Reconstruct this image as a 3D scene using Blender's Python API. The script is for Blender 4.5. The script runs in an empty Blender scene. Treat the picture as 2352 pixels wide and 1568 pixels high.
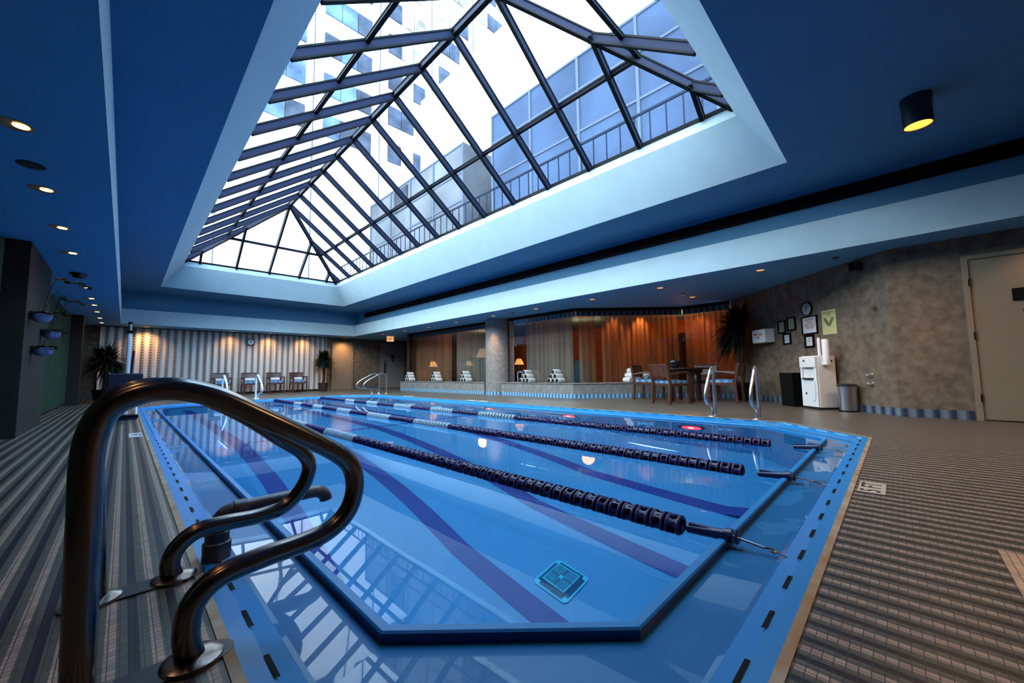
import bpy, bmesh, math, random
from math import radians as R, sin, cos, pi, tan, sqrt
from mathutils import Vector, Matrix, geometry
random.seed(7)
S = bpy.context.scene
COL = S.collection
# ---------------------------------------------------------------- camera
CAM_H = 0.70
yaw, pitch, roll = R(45.09), R(4.525), R(-0.836)
F = Vector((sin(yaw)*cos(pitch), cos(yaw)*cos(pitch), sin(pitch)))
r0 = Vector((cos(yaw), -sin(yaw), 0)); u0 = r0.cross(F)
rx = r0*cos(roll) + u0*sin(roll); ux = -r0*sin(roll) + u0*cos(roll)
cd = bpy.data.cameras.new('camera'); cam = bpy.data.objects.new('camera', cd); COL.objects.link(cam)
cd.sensor_width = 36; cd.lens = 885.4/2352*36; cd.clip_start = 0.02; cd.clip_end = 400
m = Matrix.Identity(4)
for i in range(3):
    m[i][0] = rx[i]; m[i][1] = ux[i]; m[i][2] = -F[i]
m[2][3] = CAM_H
cam.matrix_world = m
S.camera = cam
# ---------------------------------------------------------------- world / exposure
SKY = 12.5
w = bpy.data.worlds.new('sky'); S.world = w; w.use_nodes = True
nt = w.node_tree; nt.nodes.clear()
out = nt.nodes.new('ShaderNodeOutputWorld'); bg = nt.nodes.new('ShaderNodeBackground')
tc = nt.nodes.new('ShaderNodeTexCoord'); sp = nt.nodes.new('ShaderNodeSeparateXYZ')
mr = nt.nodes.new('ShaderNodeMapRange'); mr.inputs[1].default_value = -1; mr.inputs[2].default_value = 1
mr.inputs[3].default_value = 1.12; mr.inputs[4].default_value = 0.85
ml = nt.nodes.new('ShaderNodeMath'); ml.operation = 'MULTIPLY'; ml.inputs[1].default_value = SKY
nt.links.new(tc.outputs['Generated'], sp.inputs[0]); nt.links.new(sp.outputs[0], mr.inputs[0])
nt.links.new(mr.outputs[0], ml.inputs[0]); nt.links.new(ml.outputs[0], bg.inputs['Strength'])
mr2 = nt.nodes.new('ShaderNodeMapRange'); mr2.inputs[1].default_value = -0.6; mr2.inputs[2].default_value = 0.6
skc = nt.nodes.new('ShaderNodeMix'); skc.data_type = 'RGBA'   # whiter sky on the open left side, blue towards the right
skc.inputs[6].default_value = (0.76, 0.92, 1.0, 1); skc.inputs[7].default_value = (0.26, 0.56, 1.0, 1)
nt.links.new(sp.outputs[0], mr2.inputs[0]); nt.links.new(mr2.outputs[0], skc.inputs[0]); nt.links.new(skc.outputs[2], bg.inputs['Color'])
nt.links.new(bg.outputs[0], out.inputs[0])
S.view_settings.view_transform = 'Standard'; S.view_settings.look = 'None'
S.view_settings.exposure = 0.0; S.view_settings.gamma = 1; S.view_settings.use_curve_mapping = False
cy = S.cycles
cy.max_bounces = 9; cy.diffuse_bounces = 5; cy.glossy_bounces = 4; cy.transmission_bounces = 6; cy.transparent_max_bounces = 14
cy.caustics_reflective = False; cy.caustics_refractive = True
cy.sample_clamp_indirect = 6; cy.blur_glossy = 0.5
cy.use_denoising = True
cy.use_adaptive_sampling = True; cy.adaptive_threshold = 0.02

# ---------------------------------------------------------------- materials
MATS = {}
def nodes(name):
    m = bpy.data.materials.new(name); m.use_nodes = True
    nt = m.node_tree; b = nt.nodes['Principled BSDF']
    MATS[name] = m
    return m, nt, b
def mat(name, col, rough=0.6, metal=0.0, noise=0.0, nscale=12, bump=0.0, emit=None, estr=0, coat=0.0, spec=0.5, col2=None):
    m, nt, b = nodes(name)
    b.inputs['Base Color'].default_value = (*col, 1); b.inputs['Roughness'].default_value = rough
    b.inputs['Metallic'].default_value = metal; b.inputs['Coat Weight'].default_value = coat
    b.inputs['Coat Roughness'].default_value = 0.05
    b.inputs['Specular IOR Level'].default_value = spec
    if emit:
        b.inputs['Emission Color'].default_value = (*emit, 1); b.inputs['Emission Strength'].default_value = estr
    if noise or col2 or bump:
        t = nt.nodes.new('ShaderNodeTexCoord'); n = nt.nodes.new('ShaderNodeTexNoise')
        n.inputs['Scale'].default_value = nscale; n.inputs['Detail'].default_value = 5
        nt.links.new(t.outputs['Object'], n.inputs['Vector'])
        if noise or col2:
            cr = nt.nodes.new('ShaderNodeValToRGB')
            c2 = col2 or tuple(min(1, c*(1+noise)) for c in col)
            c1 = tuple(c*(1-noise) for c in col)
            cr.color_ramp.elements[0].position = 0.35; cr.color_ramp.elements[0].color = (*c1, 1)
            cr.color_ramp.elements[1].position = 0.68; cr.color_ramp.elements[1].color = (*c2, 1)
            nt.links.new(n.outputs['Fac'], cr.inputs[0]); nt.links.new(cr.outputs[0], b.inputs['Base Color'])
        if bump:
            bp = nt.nodes.new('ShaderNodeBump'); bp.inputs['Strength'].default_value = bump; bp.inputs['Distance'].default_value = 0.01
            nt.links.new(n.outputs['Fac'], bp.inputs['Height']); nt.links.new(bp.outputs[0], b.inputs['Normal'])
    return m
def mth(nt, op, a, b=None, c=None):
    n = nt.nodes.new('ShaderNodeMath'); n.operation = op
    for i, v in enumerate((a, b, c)):
        if v is None: continue
        if isinstance(v, (int, float)): n.inputs[i].default_value = v
        else: nt.links.new(v, n.inputs[i])
    return n.outputs[0]
def mixc(nt, fac, a, b):
    n = nt.nodes.new('ShaderNodeMix'); n.data_type = 'RGBA'
    if isinstance(fac, (int, float)): n.inputs[0].default_value = fac
    else: nt.links.new(fac, n.inputs[0])
    for i, v in ((6, a), (7, b)):
        if isinstance(v, tuple): n.inputs[i].default_value = (*v, 1)
        else: nt.links.new(v, n.inputs[i])
    return n.outputs[2]
def objxyz(nt):
    t = nt.nodes.new('ShaderNodeTexCoord'); s = nt.nodes.new('ShaderNodeSeparateXYZ')
    nt.links.new(t.outputs['Object'], s.inputs[0]); return s.outputs
# mosaic floor: four one-tile stripes (pink, olive, navy, olive) along the pool, grout lines every tile
def mosaic(name, stripes=True, base=(0.42, 0.25, 0.15)):
    m, nt, b = nodes(name); X, Y, Z = objxyz(nt)
    T = 0.022
    fx = mth(nt, 'FRACT', mth(nt, 'ADD', mth(nt, 'DIVIDE', X, 4*T), 100.57))
    def band(a, c): return mth(nt, 'MULTIPLY', mth(nt, 'GREATER_THAN', fx, a), mth(nt, 'LESS_THAN', fx, c))
    vn = nt.nodes.new('ShaderNodeTexWhiteNoise'); vn.noise_dimensions = '2D'
    cv = nt.nodes.new('ShaderNodeCombineXYZ')
    nt.links.new(mth(nt, 'FLOOR', mth(nt, 'DIVIDE', X, T)), cv.inputs[0]); nt.links.new(mth(nt, 'FLOOR', mth(nt, 'DIVIDE', Y, T)), cv.inputs[1])
    nt.links.new(cv.outputs[0], vn.inputs[0])
    if stripes:
        c = mixc(nt, band(0.5, 0.75), (0.092, 0.092, 0.070), (0.34, 0.245, 0.185))
        c = mixc(nt, band(0.0, 0.25), c, (0.012, 0.015, 0.022))
    else:
        c = mixc(nt, 0.0, base, base)
    var = mth(nt, 'ADD', mth(nt, 'MULTIPLY', vn.outputs['Value'], 0.35), 0.8)
    hs = nt.nodes.new('ShaderNodeHueSaturation'); nt.links.new(c, hs.inputs['Color']); nt.links.new(var, hs.inputs['Value'])
    gx = mth(nt, 'FRACT', mth(nt, 'DIVIDE', X, T)); gy = mth(nt, 'FRACT', mth(nt, 'DIVIDE', Y, T))
    g = mth(nt, 'MAXIMUM', mth(nt, 'LESS_THAN', gx, 0.09), mth(nt, 'LESS_THAN', gy, 0.09))
    col = mixc(nt, g, hs.outputs[0], (0.048, 0.036, 0.032))
    nt.links.new(col, b.inputs['Base Color'])
    b.inputs['Roughness'].default_value = 0.36
    b.inputs['Specular IOR Level'].default_value = 0.36
    return m
mosaic('mosaic'); mosaic('mosaic_beige', False, (0.55, 0.36, 0.22))
WHITE = (0.42, 0.555, 0.62)
mat('paint', WHITE, 0.75, noise=0.03, nscale=3)
mat('ceiling_shade_tint', (0.085, 0.24, 0.40), 0.8, noise=0.03, nscale=2)  # white ceiling paint with shade and blue pool bounce put into the colour
mat('soffit_bounce_tint', (0.12, 0.36, 0.58), 0.8, noise=0.03, nscale=2)  # same paint as the ceiling, lighter for bounce light put into the colour
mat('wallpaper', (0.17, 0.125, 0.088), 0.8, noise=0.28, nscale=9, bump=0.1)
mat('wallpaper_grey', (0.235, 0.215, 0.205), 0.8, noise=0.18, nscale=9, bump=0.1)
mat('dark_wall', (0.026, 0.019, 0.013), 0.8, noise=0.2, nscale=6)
mat('black', (0.004, 0.004, 0.005), 0.7, spec=0.12)
mat('black_gloss', (0.01, 0.01, 0.012), 0.15)
mat('steel_rail', (0.19, 0.165, 0.145), 0.21, 1.0, noise=0.06, nscale=30)
mat('steel', (0.6, 0.6, 0.62), 0.3, 1.0, noise=0.05)
mat('bronze', (0.16, 0.12, 0.09), 0.35, 0.8, noise=0.1)
mat('white_plastic', (0.90, 0.89, 0.88), 0.35, noise=0.02)
mat('beige_door', (0.27, 0.215, 0.15), 0.45, noise=0.04, nscale=4)
mat('grey_door', (0.28, 0.25, 0.22), 0.45, noise=0.04, nscale=4)
mat('wood', (0.10, 0.030, 0.016), 0.35, noise=0.35, nscale=18)
mat('wood_dark', (0.04, 0.016, 0.010), 0.35, noise=0.35, nscale=18)
mat('towel', (0.78, 0.76, 0.73), 0.95, noise=0.05, nscale=60, bump=0.5)
mat('leaf', (0.007, 0.014, 0.006), 0.5, noise=0.4, nscale=14)
mat('leaf_light', (0.05, 0.07, 0.02), 0.5, noise=0.4, nscale=14)
mat('petal', (0.35, 0.16, 0.20), 0.6, noise=0.3, nscale=40)
mat('trunk', (0.05, 0.035, 0.022), 0.9, noise=0.4, nscale=22, bump=0.6)
mat('pot_red', (0.055, 0.022, 0.016), 0.5, noise=0.2)
mat('bowl_blue', (0.20, 0.24, 0.42), 0.3, noise=0.1)
mat('navy_plastic', (0.015, 0.018, 0.07), 0.35, noise=0.1)
mat('rim_navy', (0.010, 0.020, 0.085), 0.3, noise=0.2, nscale=25)  # darker navy for the outer face of the gutter rim
mat('float_navy', (0.020, 0.014, 0.085), 0.38, noise=0.15, nscale=20)
mat('float_white', (0.30, 0.38, 0.43), 0.35, noise=0.05, nscale=20)
mat('pvc', (0.09, 0.075, 0.07), 0.35, noise=0.45, nscale=25)
mat('seat_blue', (0.004, 0.006, 0.024), 0.5, noise=0.1)
mat('drain_blue', (0.03, 0.62, 0.80), 0.4, noise=0.08)
mat('drain_dark', (0.01, 0.10, 0.22), 0.5)
mat('rust_caulk', (0.36, 0.29, 0.20), 0.7, col2=(0.27, 0.14, 0.045), nscale=7, bump=0.4)
mat('gunmetal', (0.05, 0.052, 0.06), 0.4, 0.6)
mat('lounge_wall', (0.40, 0.12, 0.04), 0.7, noise=0.2, nscale=4)
mat('lounge_floor', (0.10, 0.04, 0.025), 0.7, noise=0.2)
mat('teal_cloth', (0.03, 0.12, 0.17), 0.8, noise=0.2)
mat('bin_black', (0.004, 0.004, 0.0045), 0.6, noise=0.2, spec=0.15)
mat('paper', (0.75, 0.76, 0.80), 0.6)
mat('paper_yellow', (0.60, 0.58, 0.26), 0.6, noise=0.04)
mat('paper_olive', (0.22, 0.23, 0.15), 0.6, noise=0.1)
mat('red_ink', (0.55, 0.03, 0.03), 0.6); mat('black_ink', (0.02, 0.02, 0.02), 0.6)
mat('grey_ink', (0.25, 0.25, 0.28), 0.6); mat('olive_ink', (0.20, 0.18, 0.06), 0.6)
mat('marker_tile', (0.48, 0.40, 0.30), 0.4); mat('marker_white', (0.6, 0.6, 0.6), 0.4)
mat('concrete_white', (0.62, 0.58, 0.56), 0.8, noise=0.05, nscale=0.6)
mat('roof_deck', (0.45, 0.45, 0.46), 0.9, noise=0.1)
mat('rail_dark', (0.006, 0.011, 0.03), 0.6, spec=0.1)
mat('frame_dark', (0.0025, 0.003, 0.005), 0.6, spec=0.12)
mat('frame_blue', (0.007, 0.011, 0.034), 0.6, spec=0.12)
mat('window_blue', (0.075, 0.115, 0.19), 0.6, spec=0.1, noise=0.5, nscale=0.6)
mat('window_tan', (0.26, 0.215, 0.165), 0.6, spec=0.1, noise=0.5, nscale=0.8)
mat('window_dark', (0.04, 0.046, 0.064), 0.6, spec=0.1, noise=0.4, nscale=1)
mat('facade_glass', (0.026, 0.043, 0.084), 0.6, spec=0.06, noise=0.25, nscale=0.35)
mat('facade_grey', (0.075, 0.082, 0.098), 0.6, spec=0.06, noise=0.3, nscale=0.4)
mat('facade_mull', (0.052, 0.068, 0.10), 0.6, spec=0.06)
mat('gutter_wet', (0.02, 0.20, 0.46), 0.35)
mat('exit_face', (0.9, 0.6, 0.35), 0.5, emit=(1.0, 0.58, 0.26), estr=0.95)
mat('exit_red', (0.25, 0.0, 0.0), 0.5, emit=(0.3, 0.0, 0.0), estr=0.6)
mat('lamp_glow', (1, 0.8, 0.5), 0.5, emit=(1.0, 0.45, 0.12), estr=14)
mat('lamp_dim', (0.4, 0.3, 0.2), 0.5, emit=(1.0, 0.40, 0.10), estr=1.1)
mat('lamp_amber', (0.5, 0.3, 0.1), 0.5, emit=(1.0, 0.46, 0.08), estr=1.6, noise=0.4, nscale=30)
mat('lamp_can', (0.60, 0.42, 0.24), 0.3, 0.6)
mat('shade_glow', (0.9, 0.7, 0.4), 0.8, emit=(1.0, 0.42, 0.10), estr=2.2)
mat('shade_white', (0.85, 0.7, 0.5), 0.8, emit=(1.0, 0.60, 0.30), estr=0.7)
mat('pool_lamp', (0.6, 0.02, 0.03), 0.3, emit=(1.0, 0.03, 0.07), estr=5.5)
mat('pool_lamp_core', (0.9, 0.3, 0.1), 0.3, emit=(1.0, 0.30, 0.08), estr=22)
def tiles_band(name, c1, c2, w=0.10, c3=None, axis='s'):
    # vertical alternating tiles; the pattern runs along U (a baked UV in metres)
    m, nt, b = nodes(name)
    uv = nt.nodes.new('ShaderNodeUVMap'); s = nt.nodes.new('ShaderNodeSeparateXYZ'); nt.links.new(uv.outputs[0], s.inputs[0])
    f = mth(nt, 'FRACT', mth(nt, 'DIVIDE', s.outputs[0], w))
    c = mixc(nt, mth(nt, 'GREATER_THAN', f, 0.5), c1, c2)
    if c3:
        n = nt.nodes.new('ShaderNodeTexNoise'); n.inputs['Scale'].default_value = 30
        c = mixc(nt, mth(nt, 'MULTIPLY', mth(nt, 'GREATER_THAN', mth(nt, 'FRACT', mth(nt, 'DIVIDE', s.outputs[0], w*0.5)), 0.66), 0.6), c, c3)
    nt.links.new(c, b.inputs['Base Color']); b.inputs['Roughness'].default_value = 0.3
    return m
tiles_band('base_tile', (0.05, 0.16, 0.36), (0.33, 0.52, 0.62), 0.11)
tiles_band('base_tile_dark', (0.028, 0.045, 0.09), (0.17, 0.22, 0.26), 0.15, (0.10, 0.14, 0.2))
tiles_band('check_cushion', (0.05, 0.20, 0.46), (0.22, 0.40, 0.62), 0.16)
def curtain_mat(name, c1, c2, w, trans=0.0, transl=0.25, dot=None):
    m, nt, b = nodes(name)
    uv = nt.nodes.new('ShaderNodeUVMap'); s = nt.nodes.new('ShaderNodeSeparateXYZ'); nt.links.new(uv.outputs[0], s.inputs[0])
    f = mth(nt, 'FRACT', mth(nt, 'DIVIDE', s.outputs[0], w))
    c = mixc(nt, mth(nt, 'GREATER_THAN', f, 0.5), c1, c2)
    if dot:
        g = mth(nt, 'FRACT', mth(nt, 'DIVIDE', s.outputs[1], 0.09))
        d = mth(nt, 'MULTIPLY', mth(nt, 'LESS_THAN', g, 0.5), mth(nt, 'MULTIPLY', mth(nt, 'GREATER_THAN', f, 0.62), mth(nt, 'LESS_THAN', f, 0.88)))
        c = mixc(nt, d, c, dot)
    nt.links.new(c, b.inputs['Base Color']); b.inputs['Roughness'].default_value = 0.85
    outn = nt.nodes['Material Output']
    tl = nt.nodes.new('ShaderNodeBsdfTranslucent'); nt.links.new(c, tl.inputs[0])
    mx = nt.nodes.new('ShaderNodeMixShader'); mx.inputs[0].default_value = transl
    nt.links.new(b.outputs[0], mx.inputs[1]); nt.links.new(tl.outputs[0], mx.inputs[2])
    last = mx.outputs[0]
    if trans:
        tr = nt.nodes.new('ShaderNodeBsdfTransparent'); m2 = nt.nodes.new('ShaderNodeMixShader'); m2.inputs[0].default_value = trans
        nt.links.new(last, m2.inputs[1]); nt.links.new(tr.outputs[0], m2.inputs[2]); last = m2.outputs[0]
    nt.links.new(last, outn.inputs[0])
    return m
curtain_mat('curtain_stripe', (0.82, 0.76, 0.69), (0.40, 0.37, 0.34), 0.211, 0.0, 0.05, (0.14, 0.13, 0.13))
curtain_mat('curtain_green', (0.025, 0.065, 0.030), (0.012, 0.035, 0.016), 0.30, 0.0, 0.1)
curtain_mat('sheer_grey', (0.40, 0.42, 0.38), (0.36, 0.38, 0.35), 0.5, 0.30, 0.45)
curtain_mat('sheer_orange', (0.46, 0.30, 0.18), (0.40, 0.24, 0.14), 0.5, 0.38, 0.5)
def clear(name, tint=(1, 1, 1), refl=1.0, ior=1.45, rough=0.0, haze=0.0):
    m, nt, b = nodes(name); nt.nodes.remove(b); outn = nt.nodes['Material Output']
    t = nt.nodes.new('ShaderNodeBsdfTransparent'); t.inputs[0].default_value = (*tint, 1)
    g = nt.nodes.new('ShaderNodeBsdfGlossy'); g.inputs['Roughness'].default_value = rough
    fr = nt.nodes.new('ShaderNodeFresnel'); fr.inputs[0].default_value = ior
    mx = nt.nodes.new('ShaderNodeMixShader'); nt.links.new(mth(nt, 'MULTIPLY', fr.outputs[0], refl), mx.inputs[0])
    nt.links.new(t.outputs[0], mx.inputs[1]); nt.links.new(g.outputs[0], mx.inputs[2]); nt.links.new(mx.outputs[0], outn.inputs[0])
    return m
clear('sky_glass', (0.90, 0.94, 0.96), 0.9); clear('wall_glass', (0.88, 0.88, 0.86), 0.6)
def water_mat():
    m, nt, b = nodes('water'); nt.nodes.remove(b); outn = nt.nodes['Material Output']
    g = nt.nodes.new('ShaderNodeBsdfGlass'); g.inputs['IOR'].default_value = 1.33; g.inputs['Roughness'].default_value = 0.0
    g.inputs['Color'].default_value = (0.90, 0.97, 1.0, 1)
    t = nt.nodes.new('ShaderNodeTexCoord'); n = nt.nodes.new('ShaderNodeTexNoise'); n.inputs['Scale'].default_value = 1.6; n.inputs['Detail'].default_value = 1
    nt.links.new(t.outputs['Object'], n.inputs['Vector'])
    bp = nt.nodes.new('ShaderNodeBump'); bp.inputs['Strength'].default_value = 0.03; bp.inputs['Distance'].default_value = 0.02
    nt.links.new(n.outputs['Fac'], bp.inputs['Height']); nt.links.new(bp.outputs[0], g.inputs['Normal'])
    nt.links.new(g.outputs[0], outn.inputs[0])
water_mat()
mat('pool_paint', (0.042, 0.30, 0.58), 0.6, noise=0.03, nscale=2)
mat('lane_paint', (0.006, 0.040, 0.26), 0.6, noise=0.05, nscale=4)
def gutter_mat(name='gutter', wet=True):
    m, nt, b = nodes(name)
    t = nt.nodes.new('ShaderNodeTexCoord'); n = nt.nodes.new('ShaderNodeTexNoise'); n.inputs['Scale'].default_value = 1.5; n.inputs['Detail'].default_value = 6
    nt.links.new(t.outputs['Object'], n.inputs['Vector'])
    b.inputs['Roughness'].default_value = 0.45
    c = mixc(nt, n.outputs['Fac'], (0.003, 0.105, 0.29), (0.005, 0.150, 0.36)) if wet else mixc(nt, n.outputs['Fac'], (0.004, 0.150, 0.40), (0.008, 0.215, 0.50)); nt.links.new(c, b.inputs['Base Color'])
    if wet:   # a film of water lies over most of the channel
        b.inputs['Coat Weight'].default_value = 1.0; b.inputs['Coat IOR'].default_value = 1.36; b.inputs['Specular IOR Level'].default_value = 0.25
        f = mth(nt, 'GREATER_THAN', n.outputs['Fac'], 0.58)
        nt.links.new(mth(nt, 'MULTIPLY', f, 0.35), b.inputs['Coat Roughness'])
        nt.links.new(mth(nt, 'SUBTRACT', 1.0, mth(nt, 'MULTIPLY', f, 0.6)), b.inputs['Coat Weight'])
gutter_mat(); gutter_mat('coping', False)
M = MATS
# ---------------------------------------------------------------- mesh helpers
class MB:
    """collects shapes into one mesh"""
    def __init__(s): s.bm = bmesh.new(); s.uv = None
    def box(s, c, d, rot=0.0, bev=0.0, rx=0.0, ry=0.0):
        g = bmesh.ops.create_cube(s.bm, size=1)
        mt = Matrix.Translation(c) @ Matrix.Rotation(rot, 4, 'Z') @ Matrix.Rotation(ry, 4, 'Y') @ Matrix.Rotation(rx, 4, 'X') @ Matrix.Diagonal((*d, 1))
        bmesh.ops.transform(s.bm, matrix=mt, verts=g['verts'])
        if bev:
            es = list({e for v in g['verts'] for e in v.link_edges})
            bmesh.ops.bevel(s.bm, geom=es, offset=bev, segments=2, affect='EDGES', profile=0.5)
        return s
    def box2(s, a, b, bev=0.0):
        return s.box([(a[i]+b[i])/2 for i in range(3)], [abs(a[i]-b[i]) for i in range(3)], 0, bev)
    def tube(s, pts, r, n=10, cap=True):
        P = [Vector(p) for p in pts]; rings = []; up = None
        for i, p in enumerate(P):
            d = (P[min(i+1, len(P)-1)] - P[max(i-1, 0)]).normalized()
            if up is None:
                up = d.orthogonal().normalized()
            up = (up - d*up.dot(d)).normalized(); sd = d.cross(up)
            ri = r[i] if isinstance(r, (list, tuple)) else r
            rings.append([s.bm.verts.new(p + (up*cos(2*pi*k/n) + sd*sin(2*pi*k/n))*ri) for k in range(n)])
        for a, b in zip(rings, rings[1:]):
            for k in range(n): s.bm.faces.new((a[k], a[(k+1) % n], b[(k+1) % n], b[k]))
        if cap:
            s.bm.faces.new(rings[0][::-1]); s.bm.faces.new(rings[-1])
        return s
    def lathe(s, prof, n=20, c=(0, 0, 0), axis='Z', cap=True):
        rings = []
        for (rr, z) in prof:
            ring = []
            for k in range(n):
                a = 2*pi*k/n; x, y = rr*cos(a), rr*sin(a)
                v = (x, y, z) if axis == 'Z' else ((x, z, y) if axis == 'Y' else (z, x, y))
                ring.append(s.bm.verts.new(Vector(v) + Vector(c)))
            rings.append(ring)
        for a, b in zip(rings, rings[1:]):
            for k in range(n): s.bm.faces.new((a[k], a[(k+1) % n], b[(k+1) % n], b[k]))
        if cap and prof[0][0] > 1e-6: s.bm.faces.new(rings[0][::-1])
        if cap and prof[-1][0] > 1e-6: s.bm.faces.new(rings[-1])
        return s
    def poly(s, pts):
        s.bm.faces.new([s.bm.verts.new(p) for p in pts]); return s
    def prism(s, pts, z0, z1):
        a = [s.bm.verts.new((p[0], p[1], z0)) for p in pts]; b = [s.bm.verts.new((p[0], p[1], z1)) for p in pts]; n = len(pts)
        s.bm.faces.new(a[::-1]); s.bm.faces.new(b)
        for i in range(n): s.bm.faces.new((a[i], a[(i+1) % n], b[(i+1) % n], b[i]))
        return s
    def bar(s, a, b, w, h, up=(0, 0, 1)):
        """a beam from a to b, w wide and h deep hanging below the line"""
        a, b = Vector(a), Vector(b); d = (b-a).normalized(); sd = d.cross(Vector(up)).normalized(); u = sd.cross(d)
        q = [s.bm.verts.new(p + sd*x + u*y) for p in (a, b) for x, y in ((-w/2, 0), (w/2, 0), (w/2, -h), (-w/2, -h))]
        for f in ((0, 1, 2, 3), (7, 6, 5, 4), (0, 4, 5, 1), (1, 5, 6, 2), (2, 6, 7, 3), (3, 7, 4, 0)): s.bm.faces.new([q[i] for i in f])
        return s
    def sheet(s, fn, nu, nv, uvfn=None):
        V = [[s.bm.verts.new(fn(i/nu, j/nv)) for j in range(nv+1)] for i in range(nu+1)]
        ul = s.bm.loops.layers.uv.verify()
        for i in range(nu):
            for j in range(nv):
                f = s.bm.faces.new((V[i][j], V[i+1][j], V[i+1][j+1], V[i][j+1]))
                if uvfn:
                    for l, (a, b) in zip(f.loops, ((i, j), (i+1, j), (i+1, j+1), (i, j+1))): l[ul].uv = uvfn(a/nu, b/nv)
        return s
    def sphere(s, c, r, sc=(1, 1, 1), sub=2):
        g = bmesh.ops.create_icosphere(s.bm, subdivisions=sub, radius=r)
        bmesh.ops.transform(s.bm, matrix=Matrix.Translation(c) @ Matrix.Diagonal((*sc, 1)), verts=g['verts']); return s
    def build(s, name, mt, parent=None, smooth=False, loc=None, recalc=True):
        if recalc: bmesh.ops.recalc_face_normals(s.bm, faces=s.bm.faces)
        me = bpy.data.meshes.new(name); s.bm.to_mesh(me); s.bm.free()
        o = bpy.data.objects.new(name, me); COL.objects.link(o)
        me.materials.append(M[mt])
        if smooth:
            me.polygons.foreach_set('use_smooth', [True]*len(me.polygons))
            me.set_sharp_from_angle(angle=R(40))
        if parent: o.parent = parent
        if loc: o.location = loc
        return o
def tag(o, label=None, cat=None, group=None, kind=None):
    if label: o['label'] = label
    if cat: o['category'] = cat
    if group: o['group'] = group
    if kind: o['kind'] = kind
    return o
def thing(name, loc, label, cat, rot=0.0, group=None, kind=None):
    o = bpy.data.objects.new(name, None); COL.objects.link(o); o.location = loc; o.rotation_euler = (0, 0, rot); o.empty_display_size = 0.1
    return tag(o, label, cat, group, kind)
def dup(root, loc, rot, label, group=None):
    def cp(o, par):
        c = o.copy(); COL.objects.link(c); c.parent = par
        for ch in [x for x in o.children]: cp(ch, c)
        return c
    c = cp(root, None); c.location = loc
    if rot is not None: c.rotation_euler = (0, 0, rot)
    c['label'] = label
    if group: c['group'] = group
    return c
def struct(o, label=None, cat=None): return tag(o, label, cat, None, 'structure')
def text_mesh(name, body, size, mt, parent, loc, rot, ext=0.001, align='CENTER'):
    cu = bpy.data.curves.new(name, 'FONT'); cu.body = body; cu.size = size; cu.extrude = ext; cu.offset = size*0.018; cu.align_x = align; cu.align_y = 'CENTER'
    t = bpy.data.objects.new(name+'_curve', cu); me = bpy.data.meshes.new_from_object(t)
    bpy.data.objects.remove(t); bpy.data.curves.remove(cu)
    o = bpy.data.objects.new(name, me); COL.objects.link(o); me.materials.clear(); me.materials.append(M[mt])
    o.parent = parent; o.location = loc; o.rotation_euler = rot
    return o
def spot(name, loc, tgt, power, col, size=1.0, blend=0.6, rad=0.03):
    l = bpy.data.lights.new(name, 'SPOT'); l.energy = power; l.color = col; l.spot_size = size; l.spot_blend = blend; l.shadow_soft_size = rad
    o = bpy.data.objects.new(name, l); COL.objects.link(o); o.location = loc
    o.rotation_euler = (Vector(tgt)-Vector(loc)).to_track_quat('-Z', 'Y').to_euler(); return o
def point(name, loc, power, col, rad=0.05):
    l = bpy.data.lights.new(name, 'POINT'); l.energy = power; l.color = col; l.shadow_soft_size = rad
    o = bpy.data.objects.new(name, l); COL.objects.link(o); o.location = loc; return o
WARM = (1.0, 0.52, 0.20)
def octa(o):
    """the pool outline, moved in by o"""
    x0, x1, y0, y1 = 0.23+o, 6.10-o, 0.25+o, 13.45-o; k = o*(2-sqrt(2))
    a, b, c, d = 0.70-k, 0.85-k, 0.85-k, 0.80-k
    return [(x0+a, y0), (x1-b, y0), (x1, y0+b), (x1, y1-c), (x1-c, y1), (x0+d, y1), (x0, y1-d), (x0, y0+a)]
def ring(mb, o0, z0, o1, z1):
    A, B = octa(o0), octa(o1); n = len(A)
    va = [mb.bm.verts.new((*p, z0)) for p in A]; vb = [mb.bm.verts.new((*p, z1)) for p in B]
    for i in range(n): mb.bm.faces.new((va[i], va[(i+1) % n], vb[(i+1) % n], vb[i]))
def plate(mb, outer, holes, z, flip=False):
    loops = [[Vector((*p, 0)) for p in outer]] + [[Vector((*p, 0)) for p in h] for h in holes]
    tri = geometry.tessellate_polygon(loops); allv = [v for l in loops for v in l]
    V = [mb.bm.verts.new((v.x, v.y, z)) for v in allv]
    for t in tri:
        try: mb.bm.faces.new([V[i] for i in (t[::-1] if flip else t)])
        except ValueError: pass
def rect(x0, x1, y0, y1): return [(x0, y0), (x1, y0), (x1, y1), (x0, y1)]
def uvwall(mb, pts, z0, z1, closed=False):
    """vertical band following pts, UV in metres along it"""
    ul = mb.bm.loops.layers.uv.verify(); d = 0.0
    for (a, b) in zip(pts, pts[1:]):
        L = (Vector(b)-Vector(a)).length
        v = [mb.bm.verts.new(p) for p in ((*a, z0), (*b, z0), (*b, z1), (*a, z1))]
        f = mb.bm.faces.new(v)
        for l, uv in zip(f.loops, ((d, z0), (d+L, z0), (d+L, z1), (d, z1))): l[ul].uv = uv
        d += L
# ================================================================ THE ROOM
XL, YN, YF, ZC, ZT = -1.15, -3.2, 18.2, 2.39, 3.45
CORN = (7.74, 0.02)
# deck
mb = MB(); plate(mb, rect(XL-0.1, 10.75, YN-0.1, YF+0.1), [octa(0.0)], 0.0)
struct(mb.build('floor', 'mosaic', recalc=False), 'striped mosaic tile pool deck', 'floor')
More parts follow.
